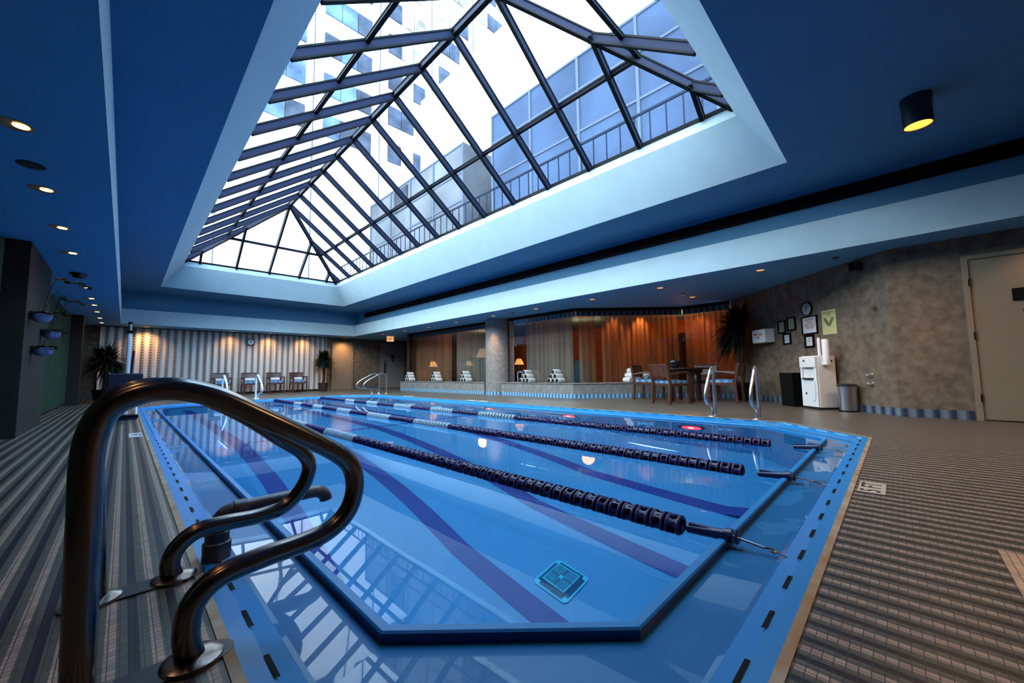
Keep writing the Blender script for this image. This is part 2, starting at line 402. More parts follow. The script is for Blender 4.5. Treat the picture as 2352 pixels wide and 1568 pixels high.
# rust stained joint around the pool
mb = MB(); ring(mb, -0.025, 0.0, -0.025, 0.004); ring(mb, -0.025, 0.004, 0.0, 0.005); ring(mb, 0.0, 0.005, 0.0, -0.02)
struct(mb.build('trim_1', 'rust_caulk'), 'rust stained joint along the pool edge', 'trim')
# coping, slope and channel
mb = MB(); ring(mb, 0.0, -0.004, 0.052, -0.008)
struct(mb.build('pool_coping', 'coping'), 'blue painted pool coping', 'coping')
mb = MB(); ring(mb, 0.052, -0.010, 0.052, -0.022); ring(mb, 0.052, -0.012, 0.12, -0.046)
struct(mb.build('gutter_slope', 'coping'), 'sloping blue side of the gutter', 'gutter')
mb = MB(); ring(mb, 0.12, -0.046, 0.135, -0.050); ring(mb, 0.135, -0.050, 0.325, -0.060)
go = struct(mb.build('pool_gutter', 'gutter'), 'blue gutter channel with a film of water round the pool', 'gutter')
mb = MB(); O = octa(0.050)
for i in range(8):
    a, b = Vector((*O[i], 0)), Vector((*O[(i+1) % 8], 0)); L = (b-a).length; d = (b-a)/L; n = Vector((-d.y, d.x, 0)); t = 0.05
    while t+0.10 < L:
        p, q = a+d*t, a+d*(t+0.105)
        mb.poly([p+Vector((0, 0, -0.0055)), q+Vector((0, 0, -0.0055)), q+n*0.013+Vector((0, 0, -0.0075)), p+n*0.013+Vector((0, 0, -0.0075))]); t += 0.265
mb.build('gutter_slots', 'black', go)
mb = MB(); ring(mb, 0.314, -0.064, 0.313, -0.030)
struct(mb.build('trim_2', 'rim_navy'), 'navy face of the raised gutter rim', 'trim')
mb = MB(); ring(mb, 0.313, -0.030, 0.318, -0.024); ring(mb, 0.318, -0.024, 0.344, -0.025); ring(mb, 0.344, -0.025, 0.352, -0.034); ring(mb, 0.352, -0.034, 0.353, -0.07)
struct(mb.build('pool_rim', 'coping'), 'raised blue rim between gutter and pool', 'rim')
# basin
WZ = -0.045
def depth(y):
    if y < 2.7: return -1.8
    if y < 6.2: return -1.8 + (y-2.7)/3.5*0.8
    return -1.0
mb = MB()
def ringy(o0, z0f, o1, z1f):
    A, B = octa(o0), octa(o1); n = 8
    for i in range(n):
        K = 14
        for k in range(K):
            t0, t1 = k/K, (k+1)/K
            def lp(P, t): a, b = P[i], P[(i+1) % n]; return (a[0]+(b[0]-a[0])*t, a[1]+(b[1]-a[1])*t)
            p = [lp(A, t0), lp(A, t1), lp(B, t1), lp(B, t0)]
            z = [z0f(p[0][1]), z0f(p[1][1]), z1f(p[2][1]), z1f(p[3][1])]
            mb.poly([(*p[q], z[q]) for q in range(4)])
ringy(0.353, lambda y: -0.06, 0.40, lambda y: -0.55)
ringy(0.40, lambda y: -0.55, 0.52, lambda y: depth(y)*0.9)
ringy(0.52, lambda y: depth(y)*0.9, 0.72, lambda y: depth(y))
O = octa(0.72); ys = [O[0][1], 2.7, 6.2, O[4][1]]
def xr(y):   # clip of the floor outline at y
    xs = []
    for i in range(8):
        a, b = O[i], O[(i+1) % 8]
        if abs(a[1]-b[1]) > 1e-6 and min(a[1], b[1])-1e-6 <= y <= max(a[1], b[1])+1e-6:
            xs.append(a[0]+(b[0]-a[0])*(y-a[1])/(b[1]-a[1]))
    return min(xs), max(xs)
yy = sorted(set([round(p[1], 5) for p in O] + [2.7, 6.2]))
for a, b in zip(yy, yy[1:]):
    (l0, r0_), (l1, r1_) = xr(a), xr(b)
    mb.poly([(l0, a, depth(a)), (r0_, a, depth(a)), (r1_, b, depth(b)), (l1, b, depth(b))])
pb = struct(mb.build('pool_basin', 'pool_paint'), 'blue painted pool basin', 'pool')
for x in (1.1, 2.05, 3.0, 4.0):
    mb = MB(); w2 = 0.085
    for a, b in ((1.22, 2.7), (2.7, 6.2), (6.2, 12.3)):
        mb.poly([(x-w2, a, depth(a)+.004), (x+w2, a, depth(a)+.004), (x+w2, b, depth(b)+.004), (x-w2, b, depth(b)+.004)])
    for sx in (1,):
        mb.poly([(x-w2, 0.775, -1.61), (x+w2, 0.775, -1.61), (x+w2, 1.22, -1.795), (x-w2, 1.22, -1.795)])
    mb.build('lane_stripe', 'lane_paint', pb)
mb = MB(); mb.poly([(0.95, 6.17, -1.0), (5.38, 6.17, -1.0), (5.38, 6.25, -.996), (0.95, 6.25, -.996)]); mb.build('slope_stripe', 'lane_paint', pb)
mb = MB(); plate(mb, octa(0.3515), [], WZ)
tag(mb.build('pool_water', 'water', recalc=False), 'still clear water filling the blue pool', 'water', None, 'stuff')
# ---------------------------------------------------------------- ceilings
OUT = [(XL, YN), (7.80, YN), (7.80, 0.0), (10.6, 2.76), (13.3, 2.76), (13.3, 15.0), (10.7, 15.0), (10.7, YF+0.05), (XL, YF+0.05)]
FX0, FX1, FY0, FY1 = -0.16, 7.15, -2.7, 17.10
mb = MB(); plate(mb, OUT, [rect(FX0, FX1, FY0, FY1)], ZC, True)
struct(mb.build('ceiling_soffit', 'soffit_bounce_tint', recalc=False), 'lowered ceiling soffit round the pool', 'ceiling')
def vring(mb, a, z0, b, z1):
    va = [mb.bm.verts.new((*p, z0)) for p in a]; vb = [mb.bm.verts.new((*p, z1)) for p in b]; n = len(a)
    for i in range(n): mb.bm.faces.new((va[i], va[(i+1) % n], vb[(i+1) % n], vb[i]))
ST = 0.20
FA, FB = rect(FX0, FX1, FY0, FY1), rect(FX0-ST, FX1+ST, FY0-ST, FY1+ST)
mb = MB(); vring(mb, FA, ZC, FA, 2.87); vring(mb, FA, 2.87, FB, 2.87)
struct(mb.build('trim_3', 'paint'), 'pale fascia round the raised ceiling', 'trim')
mb = MB(); vring(mb, FB, 2.87, FB, ZT)
struct(mb.build('wall_upper', 'ceiling_shade_tint'), 'upper wall between fascia and raised ceiling', 'wall')
WA, WB, WTOP = rect(0.65, 6.15, 0.87, 15.72), rect(1.11, 5.67, 1.32, 15.28), 4.27
mb = MB(); plate(mb, FB, [WA], ZT, True)
struct(mb.build('ceiling', 'ceiling_shade_tint', recalc=False), 'raised ceiling round the skylight', 'ceiling')
mb = MB(); vring(mb, WA, ZT, WB, 4.10)
struct(mb.build('skylight_well', 'paint'), 'splayed plaster well under the skylight', 'skylight well')
mb = MB(); vring(mb, WB, 4.10, WB, WTOP); vring(mb, WB, WTOP, rect(0.80, 5.98, 1.0, 15.6), WTOP); vring(mb, rect(0.80, 5.98, 1.0, 15.6), WTOP, rect(0.80, 5.98, 1.0, 15.6), 4.0)
struct(mb.build('trim_4', 'paint'), 'white curb under the skylight frame', 'trim')
# roof slab closing the void over the ceiling
mb = MB(); plate(mb, rect(-3, 16, -5, 22), [rect(0.80, 5.98, 1.0, 15.6)], 4.0)
struct(mb.build('roof', 'roof_deck', recalc=False), 'flat roof outside round the skylight', 'roof')
# black air slot
mb = MB(); mb.box2((7.33, -2.6, 3.16), (7.349, 16.45, 3.36)); mb.build('trim_5', 'black')
struct(bpy.data.objects['trim_5'], 'long black air slot in the upper right wall', 'vent')
# ---------------------------------------------------------------- walls
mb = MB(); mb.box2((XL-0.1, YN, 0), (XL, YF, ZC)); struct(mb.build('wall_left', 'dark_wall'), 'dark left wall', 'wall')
mb = MB(); mb.box2((XL-0.1, YF, 0), (10.7, YF+0.1, ZC)); struct(mb.build('wall_far', 'wallpaper'), 'mottled brown far wall', 'wall')
mb = MB(); mb.box2((XL-0.1, YN-0.1, 0), (7.84, YN, ZC)); struct(mb.build('wall_near', 'wallpaper'), 'wall behind the camera', 'wall')
mb = MB(); mb.box2((7.74, YN, 0), (7.84, 0.02, ZC)); struct(mb.build('wall_right', 'wallpaper'), 'mottled brown right wall with the door', 'wall')
mb = MB(); mb.prism([CORN, (10.55, 2.83), (10.65, 2.75), (7.84, -0.06)], 0, ZC); struct(mb.build('wall_shower', 'wallpaper'), 'mottled angled wall with notices and water cooler', 'wall')
mb = MB(); mb.box2((8.45, 14.55, 0), (13.3, 14.75, ZC)); struct(mb.build('wall_return', 'dark_wall'), 'dark return wall beside the far door', 'wall')
mb = MB(); mb.box2((10.68, 14.7, 0), (10.78, YF+0.1, ZC)); struct(mb.build('wall_exit_side', 'dark_wall'), 'side wall beside the far exit door', 'wall')
# ledge walls under the glass
LP1 = [(8.15, 14.75), (8.15, 9.35)]
LZ = 0.385
mb = MB(); mb.box2((8.15, 9.42, 0.0), (8.56, 14.75, LZ-0.02)); mb.box2((8.13, 9.42, LZ-0.02), (8.56, 14.75, LZ))
struct(mb.build('wall_ledge', 'wallpaper_grey'), 'low grey ledge under the left glass', 'ledge')
LQ = [(8.15, 8.62), (8.15, 5.93), (10.42, 3.66), (10.42, 2.72)]
mb = MB(); mb.prism([(8.15, 8.62), (8.15, 5.93), (10.30, 3.78), (10.30, 2.60), (10.70, 2.9), (10.70, 4.05), (8.60, 6.15), (8.60, 8.62)], 0, LZ-0.02)
mb.prism([(8.13, 8.64), (8.13, 5.92), (10.28, 3.77), (10.28, 2.58), (10.70, 2.9), (10.70, 4.05), (8.60, 6.15), (8.60, 8.64)], LZ-0.02, LZ)
struct(mb.build('wall_ledge_corner', 'wallpaper_grey'), 'low grey ledge that turns the corner behind the table', 'ledge')
mb = MB(); mb.lathe([(0.40, 0.0), (0.40, ZC)], 40, (8.42, 9.03, 0)); struct(mb.build('column', 'wallpaper_grey', smooth=True), 'round grey column between the glass panels', 'column')
# tile skirtings
BH = 0.105
mb = MB(); uvwall(mb, [(8.142, 14.75), (8.142, 9.40)], 0, BH); uvwall(mb, [(8.142, 8.62), (8.142, 5.925), (10.292, 3.775), (10.292, 2.63)], 0, BH)
struct(mb.build('baseboard_ledge', 'base_tile'), 'blue and white tile skirting under the ledge', 'skirting')
mb = MB(); uvwall(mb, [(8.42+0.408*cos(a), 9.03+0.408*sin(a)) for a in [pi*0.5+pi*k/20 for k in range(21)]], 0, BH)
struct(mb.build('baseboard_column', 'base_tile'), 'blue and white tile skirting round the column', 'skirting')
mb = MB(); uvwall(mb, [(7.732, -0.66), (7.732, 0.02), (10.29, 2.58)], 0, BH+0.01)
struct(mb.build('baseboard_right', 'base_tile_dark'), 'dark blue striped tile skirting of the right walls', 'skirting')
mb = MB(); uvwall(mb, [(7.5, 18.192), (8.96, 18.192)], 0, BH)
struct(mb.build('baseboard_far', 'base_tile_dark'), 'striped tile skirting between the far doors', 'skirting')
# pillars of the left wall
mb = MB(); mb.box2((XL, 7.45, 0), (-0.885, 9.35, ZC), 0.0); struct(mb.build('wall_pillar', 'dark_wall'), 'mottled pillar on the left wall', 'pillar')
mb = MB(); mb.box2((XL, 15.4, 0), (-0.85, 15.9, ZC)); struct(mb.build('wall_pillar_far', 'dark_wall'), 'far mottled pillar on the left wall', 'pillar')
# ---------------------------------------------------------------- doors
def door(n, c, w, h, dr, mt, hinge_side, label):
    """door in a wall; local x along the wall, local -y faces the room"""
    d = thing('door_%d' % n, (c[0], c[1], 0), label, 'door', dr, None, 'structure')
    f = MB(); fw = 0.055
    f.box2((-w/2-fw, -0.05, 0), (-w/2, 0.02, h+fw)); f.box2((w/2, -0.05, 0), (w/2+fw, 0.02, h+fw)); f.box2((-w/2, -0.05, h), (w/2, 0.02, h+fw))
    f.build('door_frame', mt, d)
    MB().box2((-w/2+0.004, -0.03, 0.012), (w/2-0.004, 0.01, h-0.004)).build('door_leaf', mt, d)
    for z in (0.28, h*0.52, h-0.30):
        MB().box((hinge_side*(w/2), -0.035, z), (0.022, 0.03, 0.10)).build('hinge', 'bronze', d)
    return d
d1 = door(1, (7.10, YF-0.01), 0.86, 2.13, 0, 'beige_door', 1, 'beige door lit by a warm downlight left of the exit sign')
MB().tube([(-0.36, -0.03, 1.0), (-0.36, -0.08, 1.0), (-0.26, -0.08, 1.0)], 0.012, 8).build('door_handle', 'bronze', d1)
d2 = door(2, (9.60, YF-0.01), 1.16, 2.15, 0, 'grey_door', 1, 'grey beige door under the lit exit sign')
b = MB(); b.box((-0.42, -0.036, 1.05), (0.10, 0.012, 0.62), bev=0.004); b.build('push_plate', 'bronze', d2)
MB().tube([(-0.42, -0.04, 1.12), (-0.42, -0.09, 1.12), (-0.34, -0.09, 1.17)], 0.014, 8).build('door_handle', 'steel', d2)
MB().box((0.0, -0.036, 1.58), (0.17, 0.012, 0.16)).build('door_sign', 'black', d2)
f = MB(); f.lathe([(0.0, -.004), (0.022, -.004), (0.022, .004), (0.0, .004)], 12, (0, -0.036, 1.46), 'Y'); f.box((0, -0.036, 1.39), (0.06, 0.01, 0.10)); f.box((0, -0.036, 1.32), (0.03, 0.01, 0.08)); f.build('door_figure', 'black', d2)
d3 = door(3, (7.75, -1.20), 0.94, 2.07, -pi/2, 'beige_door', -1, 'beige door in the right wall at the edge of the picture')
MB().box((-0.02, -0.036, 1.565), (0.24, 0.012, 0.155)).build('door_sign', 'black', d3)
f = MB(); f.lathe([(0.0, -.004), (0.03, -.004), (0.03, .004), (0.0, .004)], 14, (-0.02, -0.036, 1.40), 'Y'); f.box((-0.02, -0.036, 1.31), (0.10, 0.01, 0.14)); f.box((-0.02, -0.036, 1.21), (0.06, 0.01, 0.10)); f.build('door_figure', 'black', d3)
# ================================================================ SKYLIGHT
SX0, SX1, SY0, SY1 = 1.08, 5.70, 1.30, 15.32
RXm, RY0, RY1, RZ, BZ = 3.39, 3.62, 13.05, 6.06, 4.30
sk = thing('window_1', (0, 0, 0), 'hipped glass skylight over the pool', 'skylight', 0, None, 'structure')
RW, RD = 0.055, 0.13
def sbar(name, a, b, w=RW, h=RD):
    # two-tone bar: dark flanges and a bluish web
    o = MB().bar(a, b, w*0.62, h*0.86).build(name, 'frame_blue', sk)
    a, b = Vector(a), Vector(b); d = (b-a).normalized(); sd = d.cross(Vector((0, 0, 1))).normalized(); u = sd.cross(d)
    MB().bar(a, b, w, 0.022).bar(a-u*(h-0.02), b-u*(h-0.02), w, 0.022).build('flange', 'frame_dark', o)
    return o
hips = [((SX0, SY0), (RXm, RY0)), ((SX1, SY0), (RXm, RY0)), ((SX0, SY1), (RXm, RY1)), ((SX1, SY1), (RXm, RY1))]
sbar('ridge_beam', (RXm, RY0, RZ), (RXm, RY1, RZ), 0.075, 0.13)
for p, q in hips: sbar('hip_rafter', (*p, BZ), (*q, RZ), 0.06, 0.14)
NR = 10; dy = (RY1-RY0)/NR
def zat(x): return BZ + (RZ-BZ)*(1-abs(x-RXm)/(SX1-RXm))
for i in range(-2, NR+3):
    y = RY0 + i*dy
    k = 0 if 0 <= i <= NR else (-i if i < 0 else i-NR)
    xr_ = RXm + k*dy
    for sgn in (-1, 1):
        xe = RXm + sgn*(k*dy)
        sbar('rafter', (SX1 if sgn > 0 else SX0, y, BZ), (xe, y, zat(xe)))
for i in (-2, -1, 0, 1, 2):
    x = RXm + i*dy
    t = 1-abs(i*dy)/(SX1-RXm)
    for ye, yr in ((SY0, RY0), (SY1, RY1)):
        sbar('rafter', (x, ye, BZ), (x, ye+(yr-ye)*t, BZ+(RZ-BZ)*t))
pf = 0.40
px0, px1 = SX0+(RXm-SX0)*pf, SX1+(RXm-SX1)*pf; py0, py1 = SY0+(RY0-SY0)*pf, SY1+(RY1-SY1)*pf; pz = BZ+(RZ-BZ)*pf
for a, b in (((px0, py0), (px0, py1)), ((px1, py0), (px1, py1)), ((px0, py0), (px1, py0)), ((px0, py1), (px1, py1))):
    sbar('purlin', (*a, pz), (*b, pz), 0.055, 0.07)
for a, b in (((SX0, SY0), (SX0, SY1)), ((SX1, SY0), (SX1, SY1)), ((SX0, SY0), (SX1, SY0)), ((SX0, SY1), (SX1, SY1))):
    MB().bar((*a, BZ), (*b, BZ), 0.09, 0.06).build('sill_beam', 'frame_dark', sk)
gz = 0.02
for nm, pts in (('a', [(SX0, SY0, BZ), (SX0, SY1, BZ), (RXm, RY1, RZ), (RXm, RY0, RZ)]), ('b', [(SX1, SY0, BZ), (RXm, RY0, RZ), (RXm, RY1, RZ), (SX1, SY1, BZ)]),
                ('c', [(SX0, SY0, BZ), (RXm, RY0, RZ), (SX1, SY0, BZ)]), ('d', [(SX0, SY1, BZ), (SX1, SY1, BZ), (RXm, RY1, RZ)])):
    MB().poly([(p[0], p[1], p[2]+gz) for p in pts]).build('glazing', 'sky_glass', sk)
# ================================================================ OUTSIDE
tw = thing('tower_building', (14, 26, 4), 'tall white tower with rows of windows seen through the skylight', 'building')
MB().box2((-12, 0.25, 0), (24, 3, 44)).build('wall', 'concrete_white', tw)
RH = 2.93
for r in range(2, 12):
    z = 6.83 + r*RH
    for (x0, x1, tints) in ((-19.4, -15.9, 'bbd'), (-14.7, -11.2, 'bbd'), (-10.0, -6.5, 'bbb'), (-5.4, -2.05, 'bbd'), (-0.75, 2.5, 'dtt'), (3.85, 7.1, 'ttt'), (8.4, 11.7, 'tdt')):
        for q, tn in enumerate(tints):
            xa, xb = x0+(x1-x0)*q/3, x0+(x1-x0)*(q+1)/3
            m_ = {'b': 'window_blue', 'd': 'window_dark', 't': 'window_tan'}[tn]
            if random.random() < 0.18: m_ = 'window_dark'
            wd = MB().box2((xa+0.02, 0.12, z), (xb-0.02, 0.26, z+1.5)).build('window', m_, tw)
for x in (-10.9, -6.0, -1.4, 3.2, 7.7):
    MB().box2((x-0.025, 0.2, 0), (x+0.025, 0.26, 44)).build('joint', 'facade_mull', tw)
MB().box2((14.7, 2, 0), (15.3, 23.9, 16.9)).build('white_building', 'concrete_white', None, loc=(0, 0, 4))
tag(bpy.data.objects['white_building'], 'plain white building wall right of the tower', 'building')
gb = thing('glass_building', (11, 0, 4), 'low building with blue panelled glass facade behind the roof railing', 'building')
MB().box2((0, -6, 0), (3, 12.05, 7.98)).build('facade', 'facade_glass', gb)
for z in (2.2, 5.15, 6.70, 7.96):
    MB().box2((-0.04, -6, z-0.04), (0.0, 12.05, z+0.04)).build('ledge', 'facade_mull', gb)
for y in (12.0, 9.75, 7.45, 5.2, 2.95, 0.7, -1.55, -3.8):
    MB().box2((-0.05, y-0.05, 0), (0.0, y+0.05, 7.98)).build('mullion', 'facade_mull', gb)
g2 = thing('plant_building', (11, 0, 4), 'grey panelled block with a dark louvre further back on the roof', 'building')
MB().box2((0, 14.05, 0), (3, 24.0, 7.75)).build('facade', 'facade_grey', g2)
for z in (4.9, 6.3, 7.7): MB().box2((-0.04, 14.05, z-0.04), (0.0, 24.0, z+0.04)).build('ledge', 'facade_mull', g2)
for y in (14.1, 16.6, 18.9, 21.2, 23.9): MB().box2((-0.05, y-0.05, 0), (0.0, y+0.05, 7.75)).build('mullion', 'facade_mull', g2)
lv = MB()
for k in range(9): lv.box2((-0.09, 19.2, 6.2+k*0.15), (-0.03, 20.7, 6.3+k*0.15))
lv.build('louvre', 'window_dark', g2)
rl = thing('roof_railing', (6.55, 0, 4), 'dark metal railing on the roof beside the skylight', 'railing')
MB().box2((-0.02, -2, 1.42), (0.02, 17.5, 1.46)).build('top_rail', 'rail_dark', rl)
MB().box2((-0.015, -2, 0.15), (0.015, 17.5, 0.18)).build('bottom_rail', 'rail_dark', rl)
base = MB().box2((-0.010, -0.010, 0.0), (0.010, 0.010, 1.42)).build('baluster', 'rail_dark', rl); base.location = (0, -1.0, 0)
for i in range(1, 61):
    c = base.copy(); COL.objects.link(c); c.location = (0, -1.0+i*0.30, 0)
# ================================================================ GLASS LOUNGE
def glazed(n, a, b, label, posts):
    a, b = Vector((*a, 0)), Vector((*b, 0)); wn = thing('window_%d' % n, (0, 0, 0), label, 'window', 0, None, 'structure')
    d = (b-a).normalized(); nn = Vector((d.y, -d.x, 0))
    MB().poly([(a.x, a.y, LZ), (b.x, b.y, LZ), (b.x, b.y, ZC-0.07), (a.x, a.y, ZC-0.07)]).build('glass_pane', 'wall_glass', wn)
    f = MB(); f.bar((a.x, a.y, ZC), (b.x, b.y, ZC), 0.06, 0.075)
    for t in posts:
        p = a.lerp(b, t); f.box((p.x, p.y, (LZ+ZC)/2), (0.03, 0.03, ZC-LZ), math.atan2(d.y, d.x))
    f.build('window_frame', 'black', wn)
glazed(2, (8.50, 14.55), (8.50, 9.43), 'glass wall left of the column with curtains behind', (0.0, 1.0))
glazed(3, (8.50, 8.63), (8.50, 6.10), 'glass wall right of the column with grey sheers behind', (0.0,))
glazed(4, (8.50, 6.10), (10.55, 4.05), 'angled glass wall with orange sheers behind', ())
glazed(5, (10.55, 4.05), (10.55, 2.85), 'glass wall behind the dining table', ())
mb = MB(); mb.box2((13.2, 2.8, 0), (13.3, 15.0, ZC)); struct(mb.build('wall_lounge', 'lounge_wall'), 'orange brown back wall of the glass lounge', 'wall')
mb = MB(); mb.box2((10.7, 2.75, 0), (13.3, 2.85, ZC)); struct(mb.build('wall_lounge_side', 'lounge_wall'), 'orange brown side wall of the glass lounge', 'wall')
mb = MB(); mb.box2((8.6, 2.8, -0.05), (13.3, 15.0, 0.01))
# lounge floor lies inside the glass line
mb = MB(); mb.prism([(8.6, 6.2), (10.7, 4.1), (10.7, 2.85), (13.2, 2.85), (13.2, 14.6), (8.6, 14.6)], 0.001, 0.012)
struct(mb.build('floor_lounge', 'lounge_floor'), 'dark floor of the glass lounge', 'floor')
def curtain(name, a, b, z0, z1, mt, label, folds, amp, group=None, uvs=1.0):
    a, b = Vector((*a, 0)), Vector((*b, 0)); d = (b-a); L = d.length; d /= L; n = Vector((-d.y, d.x, 0))
    ph = random.random()*6
    def fn(u, v):
        wv = amp*(sin(2*pi*folds*u+ph)*(0.75+0.25*sin(7*u+ph)) + 0.35*sin(2*pi*folds*2.3*u+ph*2)*(1-0.4*v))
        p = a + d*(u*L + 0.02*sin(2*pi*folds*u)*(1-v)) + n*wv; return (p.x, p.y, z0+(z1-z0)*v)
    o = MB().sheet(fn, int(folds*12), 6, lambda u, v: (u*L*uvs, v*(z1-z0))).build(name, mt, None, True)
    return tag(o, label, 'curtain', group)
curtain('striped_curtain', (-0.62, 18.10), (6.36, 18.10), 0.08, ZC-0.03, 'curtain_stripe', 'striped grey and white curtain across the far wall', 33, 0.022)
curtain('green_curtain', (-1.08, YN+0.1), (-1.08, 7.40), 0.06, ZC-0.06, 'curtain_green', 'dim green curtain on the left wall nearest the camera', 34, 0.03)
curtain('green_curtain', (-1.08, 9.42), (-1.08, 15.36), 0.06, ZC-0.06, 'curtain_green', 'dim green curtain on the left wall beyond the bowl planters', 20, 0.03)
ZL = ZC-0.10
curtain('sheer_curtain', (8.72, 14.4), (8.72, 11.9), 0.03, ZL, 'sheer_orange', 'brown sheer curtain behind the leftmost three towel stacks, by the far door', 14, 0.035)
curtain('sheer_curtain', (8.72, 11.6), (8.72, 9.55), 0.03, ZL, 'sheer_grey', 'pale sheer curtain behind glass just left of the column', 10, 0.04)
curtain('sheer_curtain', (8.72, 8.1), (8.72, 6.35), 0.03, ZL, 'sheer_grey', 'grey sheer curtain in deep folds right of the column', 9, 0.06)
curtain('sheer_curtain', (8.84, 6.20), (9.15, 5.86), 0.03, ZL, 'sheer_orange', 'narrow tan sheer curtain at the glass corner above the teal cloth', 3, 0.04)
curtain('sheer_curtain', (9.25, 5.72), (10.75, 4.22), 0.03, ZL, 'sheer_orange', 'orange sheer curtain behind the angled glass wall', 15, 0.045)
curtain('sheer_curtain', (10.80, 4.05), (10.80, 2.95), 0.03, ZL, 'sheer_orange', 'red orange sheer curtain behind the dining table', 8, 0.04)
def valance(a, b, label):
    a, b = Vector((*a, 0)), Vector((*b, 0)); L = (b-a).length
    o = MB().sheet(lambda u, v: tuple(a.lerp(b, u) + Vector((0, 0, ZC-0.20+0.195*v))), int(L*10), 1, lambda u, v: (u*L, v)).build('curtain_valance', 'base_tile_dark')
    tag(o, label, 'valance')
valance((8.60, 14.5), (8.60, 9.45), 'dark patterned valance over the curtains left of the column')
valance((8.60, 8.6), (8.60, 6.13), 'dark patterned valance over the curtains right of the column')
valance((8.62, 6.10), (10.66, 4.08), 'dark patterned valance over the angled orange curtains')
valance((10.66, 4.05), (10.66, 2.9), 'dark patterned valance behind the dining table')
def table_lamp(x, y, z, s, label, mt='shade_glow', h=0.32):
    t = thing('table_lamp', (x, y, 0), label, 'lamp', 0, 'shaded lamps in the lounge')
    MB().lathe([(0.07, z-h), (0.07, z-h+0.02), (0.02, z-h+0.04), (0.035, z-h+0.12), (0.012, z-h+0.2), (0.01, z)], 14).build('lamp_base', 'bronze', t, True)
    MB().lathe([(0.16*s, z-0.02), (0.075*s, z+0.17*s)], 20, cap=False).build('lamp_shade', mt, t, True)
    sd = MB().box2((-0.25, -0.25, 0.012), (0.25, 0.25, z-h)).build('side_table', 'wood_dark', None, loc=(x, y, 0))
    tag(sd, 'dark side table under the ' + label.split(' lamp')[0] + ' lamp', 'side table')
    point('lamp_light', (x, y, z+0.04), 5.0, WARM, 0.04)
table_lamp(9.3, 14.05, 1.0, 1.15, 'glowing shaded lamp behind the leftmost towel stacks')
table_lamp(9.4, 11.75, 1.0, 0.9, 'half hidden glowing shaded lamp behind the third towel stack', 'shade_white')
table_lamp(9.3, 8.95, 0.97, 1.0, 'glowing square shaded lamp just right of the column')
fl = thing('floor_lamp', (9.25, 10.78, 0.012), 'tall lamp with white cone shade just left of the column', 'lamp')
MB().lathe([(0.14, 0), (0.14, 0.02), (0.012, 0.04), (0.012, 1.3)], 16).build('pole', 'bronze', fl, True)
MB().lathe([(0.24, 1.24), (0.10, 1.56)], 22, cap=False).build('lamp_shade', 'shade_white', fl, True)
# lounge contents seen as silhouettes
cb = thing('shelf_unit', (11.8, 4.6, 0.012), 'dark shelf unit seen through the orange sheers', 'shelf', R(45))
MB().box2((-0.45, 0.12, 0), (0.45, 0.18, 1.72)).box2((-0.48, -0.18, 0), (-0.43, 0.18, 1.75)).box2((0.43, -0.18, 0), (0.48, 0.18, 1.75)).build('carcass', 'wood_dark', cb)
for z in (0.1, 0.5, 0.85, 1.2, 1.5, 1.73): MB().box2((-0.45, -0.17, z-0.012), (0.45, 0.17, z+0.012)).build('shelf_board', 'wood_dark', cb)
tcv = MB().sheet(lambda u, v: (9.55+0.33*(1-0.25*v)*cos(2*pi*u)*(1+0.07*sin(16*pi*u)), 6.55+0.33*(1-0.25*v)*sin(2*pi*u)*(1+0.07*sin(16*pi*u)), 0.012+1.0*v), 64, 5).build('draped_cloth', 'teal_cloth', None, True)
tag(tcv, 'teal cloth draped over a stand behind the glass corner', 'cloth')
for i, (x, y, tx, ty, pw) in enumerate([(10.15, 5.1, 10.0, 4.95, 130), (9.65, 5.62, 9.5, 5.45, 70), (11.0, 3.7, 10.8, 3.6, 50)]):
    spot('lounge_spot', (x, y, ZC-0.04), (tx, ty, 0.9), pw, (1.0, 0.34, 0.09), R(75), 0.8, 0.03)
point('lounge_glow', (11.6, 4.4, 2.0), 42, (1.0, 0.30, 0.08), 0.2)
point('lounge_glow', (10.6, 7.2, 2.0), 28, (1.0, 0.40, 0.14), 0.2)
point('lounge_glow', (10.3, 12.0, 2.0), 45, (1.0, 0.40, 0.14), 0.2)
# ================================================================ DOWNLIGHTS
def make_dl():
    t = thing('downlight', (0, 0, ZC), '', 'downlight')
    MB().lathe([(0.075, -0.004), (0.085, -0.004), (0.085, 0.0)], 24, cap=False).build('trim_ring', 'lamp_can', t, True)
    MB().lathe([(0.0, -0.002), (0.078, -0.002)], 24).build('reflector', 'lamp_can', t, True)
    MB().lathe([(0.0, -0.005), (0.038, -0.005)], 20, (0.028, 0, 0)).build('lamp', 'lamp_glow', t, True)
    return t
dl0 = make_dl(); dl0['label'] = 'recessed warm downlight in the left soffit nearest the camera'; dl0.location = (-0.595, 4.05, ZC); dl0['group'] = 'downlights in the left soffit'
ordl = ['second', 'third', 'fourth', 'fifth', 'sixth', 'seventh', 'eighth', 'ninth', 'tenth']
LY = [4.05, 5.30, 6.55, 7.80, 10.65, 12.05, 13.1, 14.4, 15.85, 17.2]
for i, y in enumerate(LY[1:]):
    dup(dl0, (-0.60, y, ZC), 0, 'recessed warm downlight in the left soffit, %s from the camera' % ordl[i])
def make_dl2():
    t = thing('downlight', (0, 0, ZC), '', 'downlight')
    MB().lathe([(0.062, -0.004), (0.072, -0.004), (0.072, 0.0)], 20, cap=False).build('trim_ring', 'ceiling_shade_tint', t, True)
    MB().lathe([(0.0, -0.003), (0.062, -0.003)], 20).build('lamp', 'lamp_dim', t, True)
    return t
dr0 = make_dl2(); dr0.location = (7.67, 1.57, ZC); dr0['label'] = 'recessed downlight in the right soffit nearest the camera'; dr0['group'] = 'downlights in the right soffit'
